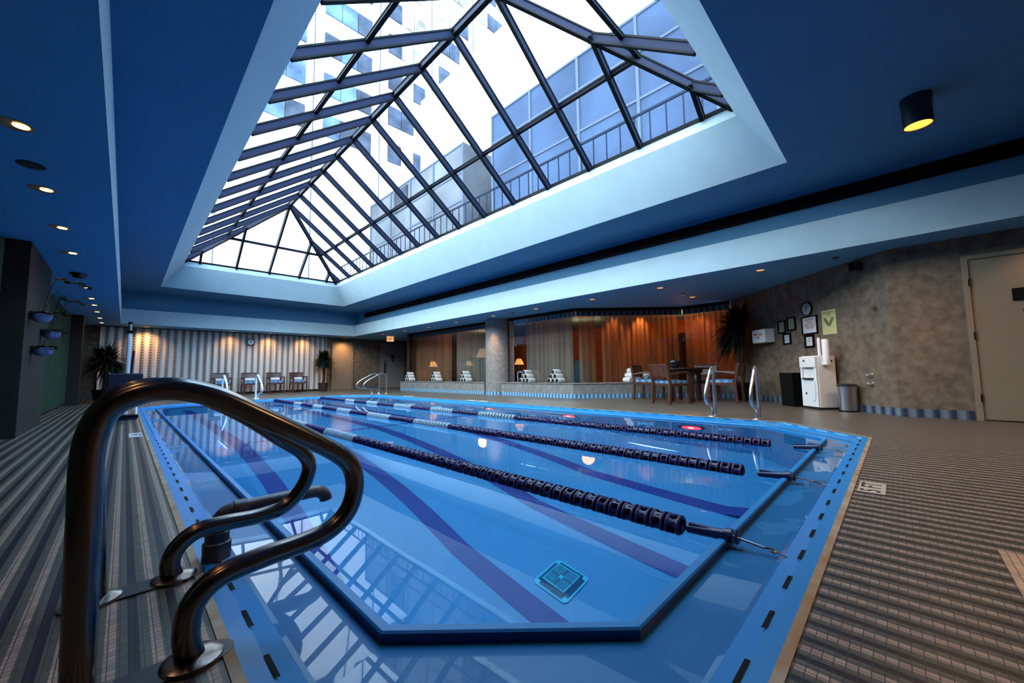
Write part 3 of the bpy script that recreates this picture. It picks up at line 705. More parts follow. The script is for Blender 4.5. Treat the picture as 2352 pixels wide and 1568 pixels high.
for i, (x, y) in enumerate([(7.74, 3.37), (7.75, 5.02), (7.76, 6.80), (7.75, 8.50), (7.79, 10.4), (7.81, 12.1), (7.80, 13.8), (7.75, 15.5)]):
    dup(dr0, (x, y, ZC), 0, 'recessed downlight in the right soffit, %s along the pool from the camera' % ordl[i])
dup(dr0, (9.32, 3.30, ZC), 0, 'recessed downlight above the dining table')
FXS = [(0.45, 17.75), (2.80, 17.75), (4.07, 17.75), (5.35, 17.75), (7.05, 17.70)]
for i, (x, y) in enumerate(FXS):
    dup(dr0, (x, y, ZC), 0, 'recessed downlight over the far wall, ' + ['leftmost of the row', 'above the clock side of the curtain, second from left', 'third from left', 'fourth from left, above the chairs', 'rightmost, above the beige door'][i], 'downlights over the far wall')
    spot('wall_washer', (x, y+0.05, ZC-0.03), (x, y+0.30, 1.2), [95, 40, 55, 55, 150][i], WARM, R(122), 1.0, 0.12)
spot('column_washer', (7.78, 8.70, ZC-0.03), (8.12, 8.86, 0.9), 130, (1.0, 0.46, 0.13), R(46), 1.0, 0.03)
for y in (0.3, 1.55, 2.8, 4.05, 5.3, 7.8, 10.65, 13.1, 15.85): spot('soffit_spot', (-0.58, y, ZC-0.03), (-0.50, y, 0), 9, WARM, R(100), 0.8, 0.05)
for (x, y, p_) in ((7.67, 1.57, 42), (7.40, -1.4, 16), (7.75, 5.0, 6), (7.76, 6.8, 5)): spot('soffit_spot', (x, y, ZC-0.03), (x, y, 0), p_, WARM, R(120), 0.8, 0.05)
spot('deck_and_fill_spot', (5.6, -1.7, 3.15), (8.25, 0.85, 0.55), 130, (1.0, 0.66, 0.42), R(34), 1.0, 0.08)  # fill spot added without a fixture to brighten water cooler and wall
cl = thing('ceiling_spotlight', (5.62, -0.31, ZT), 'dark cylinder ceiling light with glowing amber lens', 'ceiling light')
MB().lathe([(0.118, -0.06), (0.122, 0.0)], 28).build('mount', 'gunmetal', cl, True)
MB().lathe([(0.0, -0.055), (0.113, -0.06), (0.113, -0.30), (0.104, -0.30), (0.104, -0.27), (0.0, -0.27)], 28).build('can', 'gunmetal', cl, True)
MB().lathe([(0.0, -0.29), (0.104, -0.29)], 24).build('lens', 'lamp_amber' if 'lamp_amber' in M else 'lamp_glow', cl, True)
for (x, y) in ((5.62, -0.31), (3.0, -0.9)): spot('deck_and_fill_spot', (x, y, 3.12), (x, y, 0), 150, WARM, R(128), 0.8, 0.08)
sp_ = thing('ceiling_speaker', (-0.60, 4.75, ZC), 'dark round ceiling speaker between the first two left downlights', 'speaker')
MB().lathe([(0.07, -0.006), (0.078, -0.006), (0.078, 0.0)], 22).build('rim', 'gunmetal', sp_, True); MB().lathe([(0.0, -0.005), (0.07, -0.005)], 22).build('grille', 'black', sp_, True)
sd_ = thing('smoke_detector', (-0.60, 9.28, ZC), 'dark smoke detector among the left downlights', 'smoke detector')
MB().lathe([(0.10, -0.02), (0.11, 0.0)], 22).build('base', 'gunmetal', sd_, True); MB().lathe([(0.055, -0.07), (0.075, -0.055), (0.08, -0.02)], 20).build('sensor', 'gunmetal', sd_, True)
sh0 = tag(MB().lathe([(0.03, -0.02), (0.045, -0.006), (0.045, 0.0)], 14).build('sprinkler_head', 'gunmetal', None, True, loc=(7.68, 0.57, ZC)), 'small dark sprinkler in the soffit before the angled wall', 'sprinkler', 'sprinklers in the right soffit')
for (x, y, l) in ((8.77, 3.31, 'small dark sprinkler in the soffit beside the table downlight'), (7.71, 7.64, 'small dark sprinkler in the soffit near the column')):
    c = sh0.copy(); COL.objects.link(c); c.location = (x, y, ZC); c['label'] = l
# exit sign
ex = thing('exit_sign', (8.20, 15.75, ZC), 'lit exit sign hanging from the soffit before the far door', 'sign', R(-18))
MB().box2((-0.02, -0.02, -0.06), (0.02, 0.02, 0)).build('stem', 'gunmetal', ex)
MB().box2((-0.155, -0.03, -0.27), (0.155, 0.03, -0.05), 0.006).build('housing', 'exit_face', ex)
text_mesh('letters', 'EXIT', 0.185, 'exit_red', ex, (0, -0.034, -0.165), (pi/2, 0, 0), 0.002)
# ================================================================ POOL FURNITURE
def rail_pts(P): # smooth a polyline with Catmull-Rom
    P = [Vector(p) for p in P]; Q = [P[0]]
    for i in range(len(P)-1):
        p0, p1, p2, p3 = P[max(i-1, 0)], P[i], P[i+1], P[min(i+2, len(P)-1)]
        for k in range(1, 5):
            t = k/4; Q.append(0.5*((2*p1)+(-p0+p2)*t+(2*p0-5*p1+4*p2-p3)*t*t+(-p0+3*p1-3*p2+p3)*t**3))
    return Q
PROF_A = [(.150, 0.0), (.136, .06), (.145, .135), (.195, .183), (.29, .199), (.39, .205), (.470, .220), (.528, .267), (.548, .340), (.532, .405), (.483, .455), (.393, .515), (.278, .585), (.185, .640), (.122, .664), (.068, .671), (.019, .660), (-.022, .633), (-.042, .587), (-.050, .519), (-.048, .388), (-.044, .20), (-.040, 0.0)]
PROF_B = [(.154, 0.0), (.140, .05), (.158, .105), (.212, .145), (.296, .150), (.40, .146), (.495, .163), (.560, .230), (.582, .307), (.550, .372), (.468, .437), (.37, .52), (.278, .585), (.185, .640), (.122, .664), (.068, .671), (.019, .660), (-.022, .633), (-.050, .587), (-.062, .519), (-.058, .388), (-.045, .20), (-.035, 0.0)]
def handrail(loc, rot, prof, label, group, r=0.0285, sx=1.0, mt='steel_rail', flange=True):
    t = thing('handrail', loc, label, 'handrail', rot, group)
    MB().tube(rail_pts([(x*sx, 0, z) for x, z in prof]), r, 16).build('tube', mt, t, True)
    for x in (prof[0][0]*sx, prof[-1][0]*sx):
        MB().lathe([(0.0, 0.018), (0.040, 0.018), (0.062, 0.010), (0.066, 0.0)], 24, (x, 0, 0)).build('flange', mt, t, True)
    if flange:
        x0, x1 = prof[-1][0]*sx-0.08, prof[0][0]*sx+0.085
        mb = MB(); n = 10
        pts = [(x1-0.05+0.05*cos(a), 0.045*sin(a)) for a in [-pi/2+pi*k/n for k in range(n+1)]] + [(x0+0.05-0.05*cos(a), -0.045*sin(a)) for a in [-pi/2+pi*k/n for k in range(n+1)]]
        mb.prism(pts, 0.0005, 0.006); mb.build('base_plate', 'gunmetal', t)
    return t
handrail((0, 1.28, 0), 0, PROF_A, 'large steel handrail nearest the camera, looping over the pool edge', 'steel handrails by the camera')
handrail((0, 1.83, 0), 0, PROF_B, 'steel handrail just behind the nearest one, next to the pipe', 'steel handrails by the camera')
RP = [(.10, 0.0), (.10, .09), (.14, .15), (.22, .18), (.30, .20), (.355, .26), (.36, .33), (.33, .42), (.26, .52), (.17, .62), (.12, .68), (.07, .71), (.02, .70), (-.01, .66), (-.02, .58), (-.02, .3), (-.02, 0.0)]
handrail((6.28, 1.985, 0), pi, RP, 'bright steel grab rail on the right deck, the one nearer the dining table', 'grab rails on the right deck', 0.023, 1.0, 'steel', False)
handrail((6.30, 1.42, 0), pi, RP, 'bright steel grab rail on the right deck, the one nearer the water cooler', 'grab rails on the right deck', 0.023, 1.0, 'steel', False)
handrail((6.62, 13.05, 0), pi, RP, 'steel stair rail at the far right pool corner, the right one of the pair', 'stair rails at the far right corner', 0.022, 2.2, 'steel', False)
handrail((6.62, 13.62, 0), pi, RP, 'steel stair rail at the far right pool corner, the left one of the pair', 'stair rails at the far right corner', 0.022, 2.2, 'steel', False)
handrail((2.0, 13.72, 0), -pi/2, RP, 'white lit ladder rail at the far end, the left one of the pair', 'ladder rails at the far end', 0.024, 2.0, 'white_plastic', False)
handrail((2.82, 13.72, 0), -pi/2, RP, 'white lit ladder rail at the far end, the right one of the pair', 'ladder rails at the far end', 0.024, 2.0, 'white_plastic', False)
fp = thing('fill_pipe', (0.285, 1.93, -0.006), 'stained pipe spout reaching over the pool beside the second handrail', 'pipe')
MB().lathe([(0.047, 0.0), (0.047, 0.062), (0.040, 0.066), (0.040, 0.10)], 18).build('socket', 'pvc', fp, True)
MB().tube(rail_pts([(0, 0, 0.09), (0, 0, 0.125), (0.012, 0, 0.155), (0.045, 0, 0.172), (0.15, 0, 0.174), (0.33, 0, 0.174), (0.372, 0, 0.170), (0.398, 0, 0.150), (0.405, 0, 0.128)]), 0.027, 14).build('spout', 'pvc', fp, True)
MB().lathe([(0.031, -0.02), (0.031, 0.02)], 16, (0.07, 0, 0.174), 'X').build('coupling', 'pvc', fp, True)
# lane ropes
def float_mesh(L=0.060):
    """open cage float: two rims joined by five curved bars round a hub"""
    mb = MB(); n = 20
    for sg in (-1, 1):
        y0 = sg*L/2
        mb.lathe([(0.040, y0), (0.056, y0), (0.058, y0-sg*0.005), (0.055, y0-sg*0.012), (0.041, y0-sg*0.010), (0.040, y0)], n, (0, 0, 0), 'Y')
    for k in range(5):
        a0 = 2*pi*k/5
        def fn(u, v):
            a = a0 + (u-0.5)*(0.62+0.35*abs(2*v-1)**2) ; r = 0.054-0.004*sin(pi*v); return (r*cos(a), -L/2+0.008+(L-0.016)*v, r*sin(a))
        mb.sheet(fn, 4, 4)
        mb.box((0.030*cos(a0), 0, 0.030*sin(a0)), (0.050, 0.018, 0.006), 0, 0, 0, -a0)
    mb.lathe([(0.0, -0.035), (0.015, -0.035), (0.020, 0), (0.015, 0.035), (0.0, 0.035)], 10, (0, 0, 0), 'Y')
    return mb
flo = {}
for key, mt in (('n', 'float_navy'), ('w', 'float_white')):
    o = float_mesh(0.060 if key == 'n' else 0.040).build('float', mt, None, True, None, False); flo[key] = o.data; bpy.data.objects.remove(o)
WHT = [(4.35, 5.20), (5.95, 6.75), (7.5, 8.2), (9.0, 9.6), (10.4, 11.0)]
def rope(x, y0, label, wht, y_end=0.40):
    t = thing('lane_rope', (x, 0, -0.036), label, 'lane rope', 0, 'lane ropes across the pool')
    MB().tube([(0, y0-0.03, 0), (0, 12.95, 0)], 0.006, 6).build('cable', 'navy_plastic', t)
    y, k = y0, 0; rest = {'n': [], 'w': []}; pitch = 0.0745
    while y < 12.9:
        key = 'w' if any(a <= y <= b for a, b in wht) else 'n'
        if k < 98:
            o = bpy.data.objects.new('float', flo[key]); COL.objects.link(o); o.parent = t; o.location = (0, y, 0); o.rotation_euler = (0, random.uniform(0, pi), 0)
        else: rest[key].append(y)
        y += pitch; k += 1
    for key in ('n', 'w'):
        if not rest[key]: continue
        bm = bmesh.new()
        for yv in rest[key]:
            n0 = len(bm.verts); bm.from_mesh(flo[key]); bm.verts.ensure_lookup_table()
            bmesh.ops.translate(bm, vec=(0, yv, 0), verts=bm.verts[n0:])
        me = bpy.data.meshes.new('far_floats'); bm.to_mesh(me); bm.free(); me.materials.append(M['float_navy' if key == 'n' else 'float_white'])
        me.polygons.foreach_set('use_smooth', [True]*len(me.polygons))
        o = bpy.data.objects.new('far_floats', me); COL.objects.link(o); o.parent = t; o['kind'] = 'stuff'
    # tensioner over the gutter rim
    b = MB(); b.tube([(0, 0.735, 0.008), (0, 0.565, 0.022)], [0.019, 0.024], 12); b.tube([(0, 0.575, 0.022), (0, 0.545, 0.025)], 0.029, 12); b.box((0, 0.66, 0.030), (0.02, 0.13, 0.012))
    tn = b.build('tensioner', 'navy_plastic', t, True)
    MB().lathe([(0.026, -0.006), (0.032, 0.0), (0.026, 0.006)], 14, (0, 0.528, 0.026), 'Y').build('collar', 'navy_plastic', tn, True)
    MB().tube([(0, 0.55, 0.025), (0, y_end+0.03, 0.010)], 0.0055, 8).build('rod', 'steel', tn, True)
    MB().tube(rail_pts([(0, y_end+0.032, 0.010), (0.010, y_end+0.018, 0.010), (0.010, y_end, 0.008), (0, y_end-0.01, 0.006), (-0.009, y_end, 0.006), (-0.006, y_end+0.012, 0.008)]), 0.004, 8).build('hook', 'bronze', tn, True)
    MB().tube([(0, y_end-0.008, 0.006), (0, 0.345, -0.004)], 0.0035, 6).build('link', 'steel', tn, True)
rope(1.865, 0.79, 'purple lane rope nearest the camera', WHT)
rope(3.14, 0.86, 'purple lane rope in the middle of the pool', WHT)
rope(4.42, 0.95, 'purple lane rope farthest right, beside the red lights', WHT)
# main drain
dz = depth(1.8)+0.004
dr = thing('drain_grate', (2.37, 1.88, dz), 'square blue drain grate on the pool floor', 'drain grate', R(0))
q = 0.27
dr.scale = (0.56, 0.56, 0.7)
mb = MB(); pts = []
for cx_, cy_, a0 in ((q-.07, q-.07, 0), (-q+.07, q-.07, pi/2), (-q+.07, -q+.07, pi), (q-.07, -q+.07, 3*pi/2)):
    for k in range(6): a = a0+pi/2*k/5; pts.append((cx_+.07*cos(a), cy_+.07*sin(a)))
mb.prism(pts, 0, 0.012); mb.build('base', 'drain_blue', dr)
mb = MB()
ip = rect(-0.17, 0.17, -0.17, 0.17); op = rect(-0.245, 0.245, -0.245, 0.245)
for i in range(4):
    a, b, c, d = op[i], op[(i+1) % 4], ip[(i+1) % 4], ip[i]; s_ = 0.88
    mb.poly([(a[0]+(b[0]-a[0])*.12, a[1]+(b[1]-a[1])*.12, .016), (a[0]+(b[0]-a[0])*.88, a[1]+(b[1]-a[1])*.88, .016), (*c, .050), (*d, .050)])
mb.build('side_louvre', 'drain_dark', dr)
mb = MB(); vring(mb, rect(-.18, .18, -.18, .18), .052, rect(-.165, .165, -.165, .165), .054); mb.build('frame', 'drain_blue', dr)
MB().box2((-.165, -.165, .03), (.165, .165, .046)).build('grate', 'drain_dark', dr)
for i in range(4):
    mb = MB()
    for k in range(6): mb.box2((0.012, 0.022+k*0.025, .046), (0.162, 0.030+k*0.025, .052))
    o = mb.build('bar', 'drain_blue', dr); o.rotation_euler = (0, 0, i*pi/2)
MB().lathe([(0.0, .060), (0.026, .060), (0.036, .050), (0.036, .044)], 18).build('hub', 'drain_blue', dr, True)
# red underwater lights
for i, y in enumerate((2.12, 4.25, 6.40, 8.60, 10.85)):
    t = thing('pool_light', (5.698, y, -0.55), 'red glowing underwater light in the right pool wall, ' + ['nearest the camera', 'second from the camera', 'third from the camera', 'fourth from the camera', 'fifth from the camera'][i], 'pool light', 0, 'red underwater lights')
    MB().lathe([(0.0, -.012), (0.145, -.012), (0.185, -.004), (0.19, 0.0)], 26, (0, 0, 0), 'X').build('rim', 'gunmetal', t, True)
    MB().lathe([(0.0, -.026), (0.07, -.024), (0.138, -.014)], 24, (0, 0, 0), 'X').build('lens', 'pool_lamp', t, True)
    MB().sphere((-.024, 0.0, 0.0), 0.042, (0.3, 1, 1)).build('bulb', 'pool_lamp_core', t, True)
# depth markers
def marker(loc, rot, w, h, body, label, mt='marker_tile'):
    t = thing('depth_marker', loc, label, 'depth marker', rot, 'depth marker tiles')
    MB().box2((-w/2, -h/2, 0.0), (w/2, h/2, 0.0035)).build('tile', mt, t)
    text_mesh('digits', body, h*1.05, 'black_ink', t, (0, 0, 0.0036), (0, 0, 0), 0.0006)
marker((3.09, 0.152, 0), 0, 0.27, 0.115, '5 FT', 'beige depth marker tile on the right deck by the pool end')
marker((0.125, 6.64, 0), -pi/2, 0.45, 0.115, '4 FT', 'white depth marker tile on the left deck before the pool lift', 'marker_white')
marker((6.22, 7.45, 0), pi/2, 0.75, 0.10, '4 FT', 'white depth marker tile on the right deck below the column', 'marker_white')
marker((6.22, 10.75, 0), pi/2, 0.55, 0.10, '3 FT', 'white depth marker tile on the far right deck', 'marker_white')
fi = tag(MB().box2((1.30, -1.2, 0.0005), (2.36, -0.222, 0.003)).build('floor_inlay', 'mosaic_beige'), 'beige mosaic panel in the deck at the right edge', 'floor tile')
# pool lift
lf = thing('pool_lift', (0.03, 9.15, 0), 'pool lift with white mast and navy seat on the left deck', 'pool lift')
MB().box((0.0, 0.15, 0.03), (0.30, 0.5, 0.06), bev=0.01).build('base', 'navy_plastic', lf)
MB().tube([(0, 0, 0.05), (0, 0, 1.44)], 0.032, 14).build('mast', 'white_plastic', lf, True)
MB().tube([(0, 0, 1.44), (0, 0, 1.62)], 0.026, 12).build('mast_tip', 'steel', lf, True)
MB().box((0, 0, 1.47), (0.072, 0.072, 0.05)).build('collar', 'black', lf); MB().box((0, 0, 1.62), (0.06, 0.06, 0.03)).build('cap', 'black', lf)
MB().tube([(0.045, 0, 0.75), (0.06, -0.02, 1.15)], 0.016, 8).build('actuator', 'seat_blue', lf, True)
MB().tube([(0, 0, 0.50), (0.0, -0.28, 0.48)], 0.03, 10).build('arm', 'steel', lf, True)
MB().box((-0.02, -0.35, 0.46), (0.42, 0.40, 0.07), bev=0.02).build('seat', 'seat_blue', lf)
MB().box((-0.02, -0.16, 0.62), (0.42, 0.06, 0.30), bev=0.02).build('backrest', 'seat_blue', lf)
MB().box((0.0, -0.62, 0.10), (0.30, 0.22, 0.045), bev=0.01).build('footrest', 'black', lf)
MB().tube([(0.12, -0.5, 0.45), (0.12, -0.60, 0.12)], 0.015, 8).build('footrest_strut', 'white_plastic', lf)
# ================================================================ CHAIRS
def armchair(loc, rot, label, group, wood='wood', cush='check_cushion'):
    t = thing('armchair', loc, label, 'chair', rot, group)   # local +y is where the sitter looks
    MB().box((0, 0, 0.395), (0.52, 0.50, 0.06), bev=0.006).build('seat_frame', wood, t)
    ul = MB(); ul.sheet(lambda u, v: (-0.24+0.48*u, -0.22+0.46*v, 0.475+0.02*sin(pi*u)*sin(pi*v)), 8, 8, lambda u, v: (u*0.48, v))
    for (ax, ay, bx, by) in ((-.24, .24, .24, .24), (.24, .24, .24, -.22), (.24, -.22, -.24, -.22), (-.24, -.22, -.24, .24)):
        L = sqrt((ax-bx)**2+(ay-by)**2); ul.sheet(lambda u, v: (ax+(bx-ax)*u, ay+(by-ay)*u, 0.425+0.05*v), 8, 1, lambda u, v: (u*L, v))
    ul.build('cushion', cush, t)
    for sx in (-1, 1):
        MB().box((sx*0.245, 0.23, 0.315), (0.045, 0.045, 0.63)).build('leg', wood, t)
        MB().bar((sx*0.235, -0.27, 0), (sx*0.235, -0.24, 0.42), 0.045, 0.045, (0, 1, 0)).bar((sx*0.235, -0.24, 0.42), (sx*0.235, -0.31, 0.80), 0.04, 0.045, (0, 1, 0)).build('leg', wood, t)
        MB().tube(rail_pts([(sx*0.25, -0.27, 0.60), (sx*0.262, -0.05, 0.635), (sx*0.262, 0.15, 0.640), (sx*0.25, 0.25, 0.615)]), 0.023, 8).build('arm', wood, t, True)
    b = MB(); b.sheet(lambda u, v: (-0.235+0.47*u, -0.265-0.06*v+0.02*sin(pi*u)*-1, 0.56+0.25*v), 8, 4); b.sheet(lambda u, v: (-0.235+0.47*u, -0.29-0.06*v+0.02*sin(pi*u)*-1, 0.56+0.25*v), 8, 4)
    b.box((0, -0.345, 0.805), (0.50, 0.045, 0.03)); b.box((0, -0.275, 0.56), (0.47, 0.04, 0.03)); b.build('backrest', wood, t)
    return t
def towel_roll(loc, ax, L, r, label, group, name='rolled_towel'):
    """a rolled towel: spiral ends, soft body; ax = rotation about z of its axis"""
    mb = MB(); n = 20; t_ = 0.014; prof = []
    turns = 2.6; N = 46; ed = []
    for k in range(N+1):
        a = 2*pi*turns*k/N; rr = r*0.22+(r*0.78-0.004)*k/N; ed.append((rr*cos(a+0.6), rr*sin(a+0.6)))
    mb.lathe([(r*0.80, -L/2-0.001), (r*0.97, -L/2+0.012), (r, -L/2+0.04), (r, L/2-0.04), (r*0.97, L/2-0.012), (r*0.80, L/2+0.001), (r*0.2, L/2-0.012), (0.0, L/2-0.02)], n, (0, 0, r), 'X')
    mb.lathe([(0.0, -L/2+0.02), (r*0.2, -L/2+0.012), (r*0.80, -L/2-0.001)], n, (0, 0, r), 'X')
    for sgn in (-1, 1):
        mb.tube([(sgn*(L/2-0.004), x, z+r) for x, z in ed], 0.0055, 5)
    o = mb.build(name, 'towel', None, True, loc=loc); o.rotation_euler = (0, 0, ax)
    return tag(o, label, 'towel', group)
pos = ['leftmost', 'second from left', 'third from left', 'rightmost']
for i, x in enumerate((2.50, 3.37, 4.20, 5.02)):
    armchair((x, 17.35, 0), pi, 'brown wooden armchair at the far curtain, %s of the four' % pos[i], 'armchairs along the far curtain')
    towel_roll((x-0.02, 17.42, 0.4965), 0, 0.34, 0.06, 'white towel roll on the %s far armchair' % pos[i], 'towel rolls on the far armchairs')
bn = thing('bench', (1.55, 17.55, 0), 'low black bench left of the far armchairs', 'bench')
MB().box((0, 0, 0.24), (1.15, 0.45, 0.40), bev=0.01).build('body', 'bin_black', bn); MB().box((0, 0, 0.47), (1.18, 0.47, 0.06), bev=0.015).build('seat_pad', 'black', bn)
MB().box((0, 0, 0.02), (1.1, 0.40, 0.04)).build('plinth', 'black', bn)
# dining table and chairs
dt = thing('dining_table', (8.98, 3.42, 0), 'round dark wooden dining table by the glass', 'table')
MB().lathe([(0.0, 0.70), (0.47, 0.70), (0.50, 0.715), (0.50, 0.74), (0.0, 0.74)], 36).build('table_top', 'wood_dark', dt, True)
for a in range(4): MB().box((0.30*cos(a*pi/2+pi/4), 0.30*sin(a*pi/2+pi/4), 0.35), (0.07, 0.07, 0.70), pi/4).build('leg', 'wood_dark', dt)
MB().lathe([(0.36, 0.62), (0.36, 0.70)], 28).build('apron', 'wood_dark', dt, True)
armchair((8.08, 3.38, 0), R(-112), 'wooden armchair with its back to the pool, blue cushion band showing', 'armchairs at the dining table')
armchair((8.86, 4.22, 0), R(180), 'wooden armchair left of the dining table with a towel roll on its seat', 'armchairs at the dining table')
armchair((8.98, 2.62, 0), R(0), 'wooden armchair right of the dining table by the grab rail', 'armchairs at the dining table')
armchair((9.80, 3.35, 0), R(90), 'wooden armchair behind the dining table against the glass', 'armchairs at the dining table')
towel_roll((8.86, 4.27, 0.4965), R(8), 0.30, 0.062, 'white towel roll on the armchair left of the dining table', None)
orc = thing('orchid_pot', (8.92, 3.62, 0.741), 'orchid in a round black bowl on the dining table', 'plant')
MB().lathe([(0.05, 0.0), (0.12, 0.03), (0.145, 0.09), (0.125, 0.16), (0.115, 0.165), (0.115, 0.15), (0.0, 0.14)], 22).build('bowl', 'black_gloss', orc, True)
def leafblade(mb, base, d, L, w, droop, n=6):
    d = Vector(d).normalized(); sd = d.cross(Vector((0, 0, 1)))
    if sd.length < 1e-3: sd = Vector((1, 0, 0))
    sd.normalize(); prev = None
    for k in range(n+1):
        t = k/n; p = Vector(base) + d*L*t + Vector((0, 0, -droop*L*t*t)); ww = w*(sin(pi*min(0.98, t*0.9+0.08)))
        a, b = mb.bm.verts.new(p-sd*ww), mb.bm.verts.new(p+sd*ww)
        if prev: mb.bm.faces.new((prev[0], prev[1], b, a))
        prev = (a, b)
def orchid(root, z0, s, stems, mtl='leaf', rnd=1, fl='petal', nl=6):
    rr = random.Random(rnd); mb = MB()
    for k in range(nl): a = rr.random()*6.28; leafblade(mb, (0, 0, z0), (cos(a), sin(a), 0.55+0.6*rr.random()), 0.22*s, 0.036*s, 0.6)
    mb.build('leaves', mtl, root)
    for dx, dy_ in stems:
        P = rail_pts([(0, 0, z0), (dx*0.25*s, dy_*0.25*s, z0+0.28*s), (dx*0.6*s, dy_*0.6*s, z0+0.48*s), (dx*s, dy_*s, z0+0.52*s), (dx*1.25*s, dy_*1.25*s, z0+0.48*s)])
        st = MB().tube(P, 0.005*s, 6).build('stem', mtl, root)
        fm = MB()
        for k in range(8):
            p = P[len(P)-1-k]
            for q in range(5): a = q*1.257+k; leafblade(fm, p+Vector((0, 0, 0.0)), (cos(a), sin(a)*0.7, sin(a)*0.5+0.1), 0.05*s, 0.018*s, 0.1, 3)
        fm.build('flowers', fl, st)
orchid(orc, 0.15, 0.95, ((0.18, -0.22), (-0.14, 0.2), (0.02, -0.05)), 'leaf', 3)
def palm(name, loc, label, trunk_h, crown_r, n, pot=(0.20, 0.30), ptm='pot_red', mtl='leaf', seed=1, keep=None, low=-0.35, dr=(0.25, 0.75)):
    t = thing(name, loc, label, 'plant'); rr = random.Random(seed)
    pr, ph = pot
    MB().lathe([(pr*0.72, 0.0), (pr*0.75, 0.02), (pr, ph-0.03), (pr*1.06, ph-0.02), (pr*1.06, ph), (pr*0.9, ph), (pr*0.88, ph-0.03), (0.0, ph-0.04)], 22).build('pot', ptm, t, True)
    P = [(0.02*sin(k), 0.02*cos(1.7*k), ph-0.04+(trunk_h-ph)*k/6) for k in range(7)]
    MB().tube(P, [0.045-0.002*k for k in range(7)], 10).tube([(0.05, 0.03, ph-0.05), (0.07, 0.05, trunk_h*0.9)], 0.03, 8).build('trunk', 'trunk', t, True)
    mb = MB()
    for k in range(n):
        a = rr.random()*2*pi; el = rr.uniform(low, 1.35); L = crown_r*rr.uniform(0.75, 1.15)
        if keep and not (keep(loc[0]+L*cos(a)*cos(el), loc[1]+L*sin(a)*cos(el))): continue
        leafblade(mb, (0.03*cos(a), 0.03*sin(a), trunk_h+rr.uniform(-0.12, 0.15)), (cos(a)*cos(el), sin(a)*cos(el), sin(el)), L, 0.016+0.012*rr.random(), rr.uniform(*dr), 6)
    mb.build('fronds', mtl, t)
    return t
palm('potted_plant', (6.02, 17.45, 0), 'round headed plant in a dark red pot beside the beige door', 1.34, 0.46, 620, (0.20, 0.36), seed=2, low=-0.8, dr=(0.1, 0.45))
palm('potted_plant', (-0.42, 16.5, 0), 'dark bushy plant in the far left corner', 1.16, 0.58, 700, (0.24, 0.36), 'black', seed=4, low=-0.7, dr=(0.1, 0.5), keep=lambda x, y: x > -0.98 and y < 18.0 and not (x < -0.78 and y < 15.95))
palm('potted_palm', (9.93, 2.50, 0), 'tall black palm between the dining table and the notices', 1.58, 0.70, 1100, (0.19, 0.38), 'black', seed=6, low=-0.7, dr=(0.15, 0.55), keep=lambda x, y: x-y < 7.62 and x < 10.42 and not (x < 9.80 and y < 2.28))
# wall planters
for i, (y, z, lb) in enumerate(((7.75, 1.42, 'blue bowl planter with an orchid, topmost on the left pillar'), (8.75, 1.28, 'blue bowl planter with an orchid, middle one on the left pillar'), (8.05, 1.00, 'blue bowl planter with dark leaves, lowest on the left pillar'))):
    t = thing('wall_planter', (-0.79, y, z), lb, 'planter', 0, 'bowl planters on the left pillar')
    MB().lathe([(0.03, 0.0), (0.07, 0.02), (0.095, 0.06), (0.10, 0.11), (0.092, 0.115), (0.088, 0.10), (0.0, 0.095)], 20).build('bowl', 'bowl_blue', t, True)
    MB().box((-0.075, 0, 0.07), (0.05, 0.06, 0.04)).build('bracket', 'gunmetal', t)
    orchid(t, 0.09, 1.0, (((0.30, 0.35), (0.15, 0.1)), ((0.22, 0.2), (0.10, -0.1)), ((0.14, 0.1),))[i], 'leaf', 10+i, ('leaf', 'leaf_light', 'leaf')[i], 26)
# far clock
ck = thing('wall_clock', (3.46, 18.03, 2.03), 'round wall clock on the far striped curtain', 'clock')
MB().lathe([(0.0, 0.0), (0.135, 0.0), (0.14, -0.03), (0.12, -0.04), (0.115, -0.025), (0.0, -0.025)], 28, (0, 0, 0), 'Y').build('case', 'gunmetal', ck, True)
MB().lathe([(0.0, -0.034), (0.113, -0.034), (0.113, -0.02)], 28, (0, 0, 0), 'Y').build('dial', 'paper', ck)
MB().bar((0, -0.040, 0), (0.05, -0.040, 0.05), 0.01, 0.004, (0, 1, 0)).bar((0, -0.040, 0), (-0.02, -0.040, 0.085), 0.008, 0.004, (0, 1, 0)).build('hands', 'black_ink', ck)
# ================================================================ TOWEL STACKS ON THE LEDGE
def stack(cx, cy, z, ax, L, r, where, group):
    lab = [('left', 'bottom'), ('middle', 'bottom'), ('right', 'bottom'), ('left', 'middle'), ('right', 'middle'), ('', 'top')]
    h = r*sqrt(3)
    offs = [(-2*r, 0), (0, 0), (2*r, 0), (-r, h), (r, h), (0, 2*h)]
    # local axis along x; the pyramid spreads along local y; left in the picture is +y for the ledge
    for (o, dz_), (sd, rw) in zip(offs, lab):
        px_ = cx + o*sin(ax); py_ = cy - o*cos(ax)
        l = ('white rolled towel, %s of the %s row of the stack %s' % (sd, rw, where)) if sd else 'white rolled towel on top of the stack %s' % where
        towel_roll((px_ + 0.0, py_, z+dz_+0.0005), ax, L, r-0.001, l, group)
for (y, wh) in ((14.30, 'nearest the far door'), (12.38, 'second from the far door'), (10.60, 'just left of the column'), (7.70, 'just right of the column'), (6.62, 'at the ledge corner')):
    stack(8.33, y, LZ, 0, 0.29, 0.068, wh, 'rolled towels stacked on the ledge')
stack(9.36, 4.93, LZ, R(65), 0.28, 0.068, 'on the angled ledge', 'rolled towels stacked on the ledge')
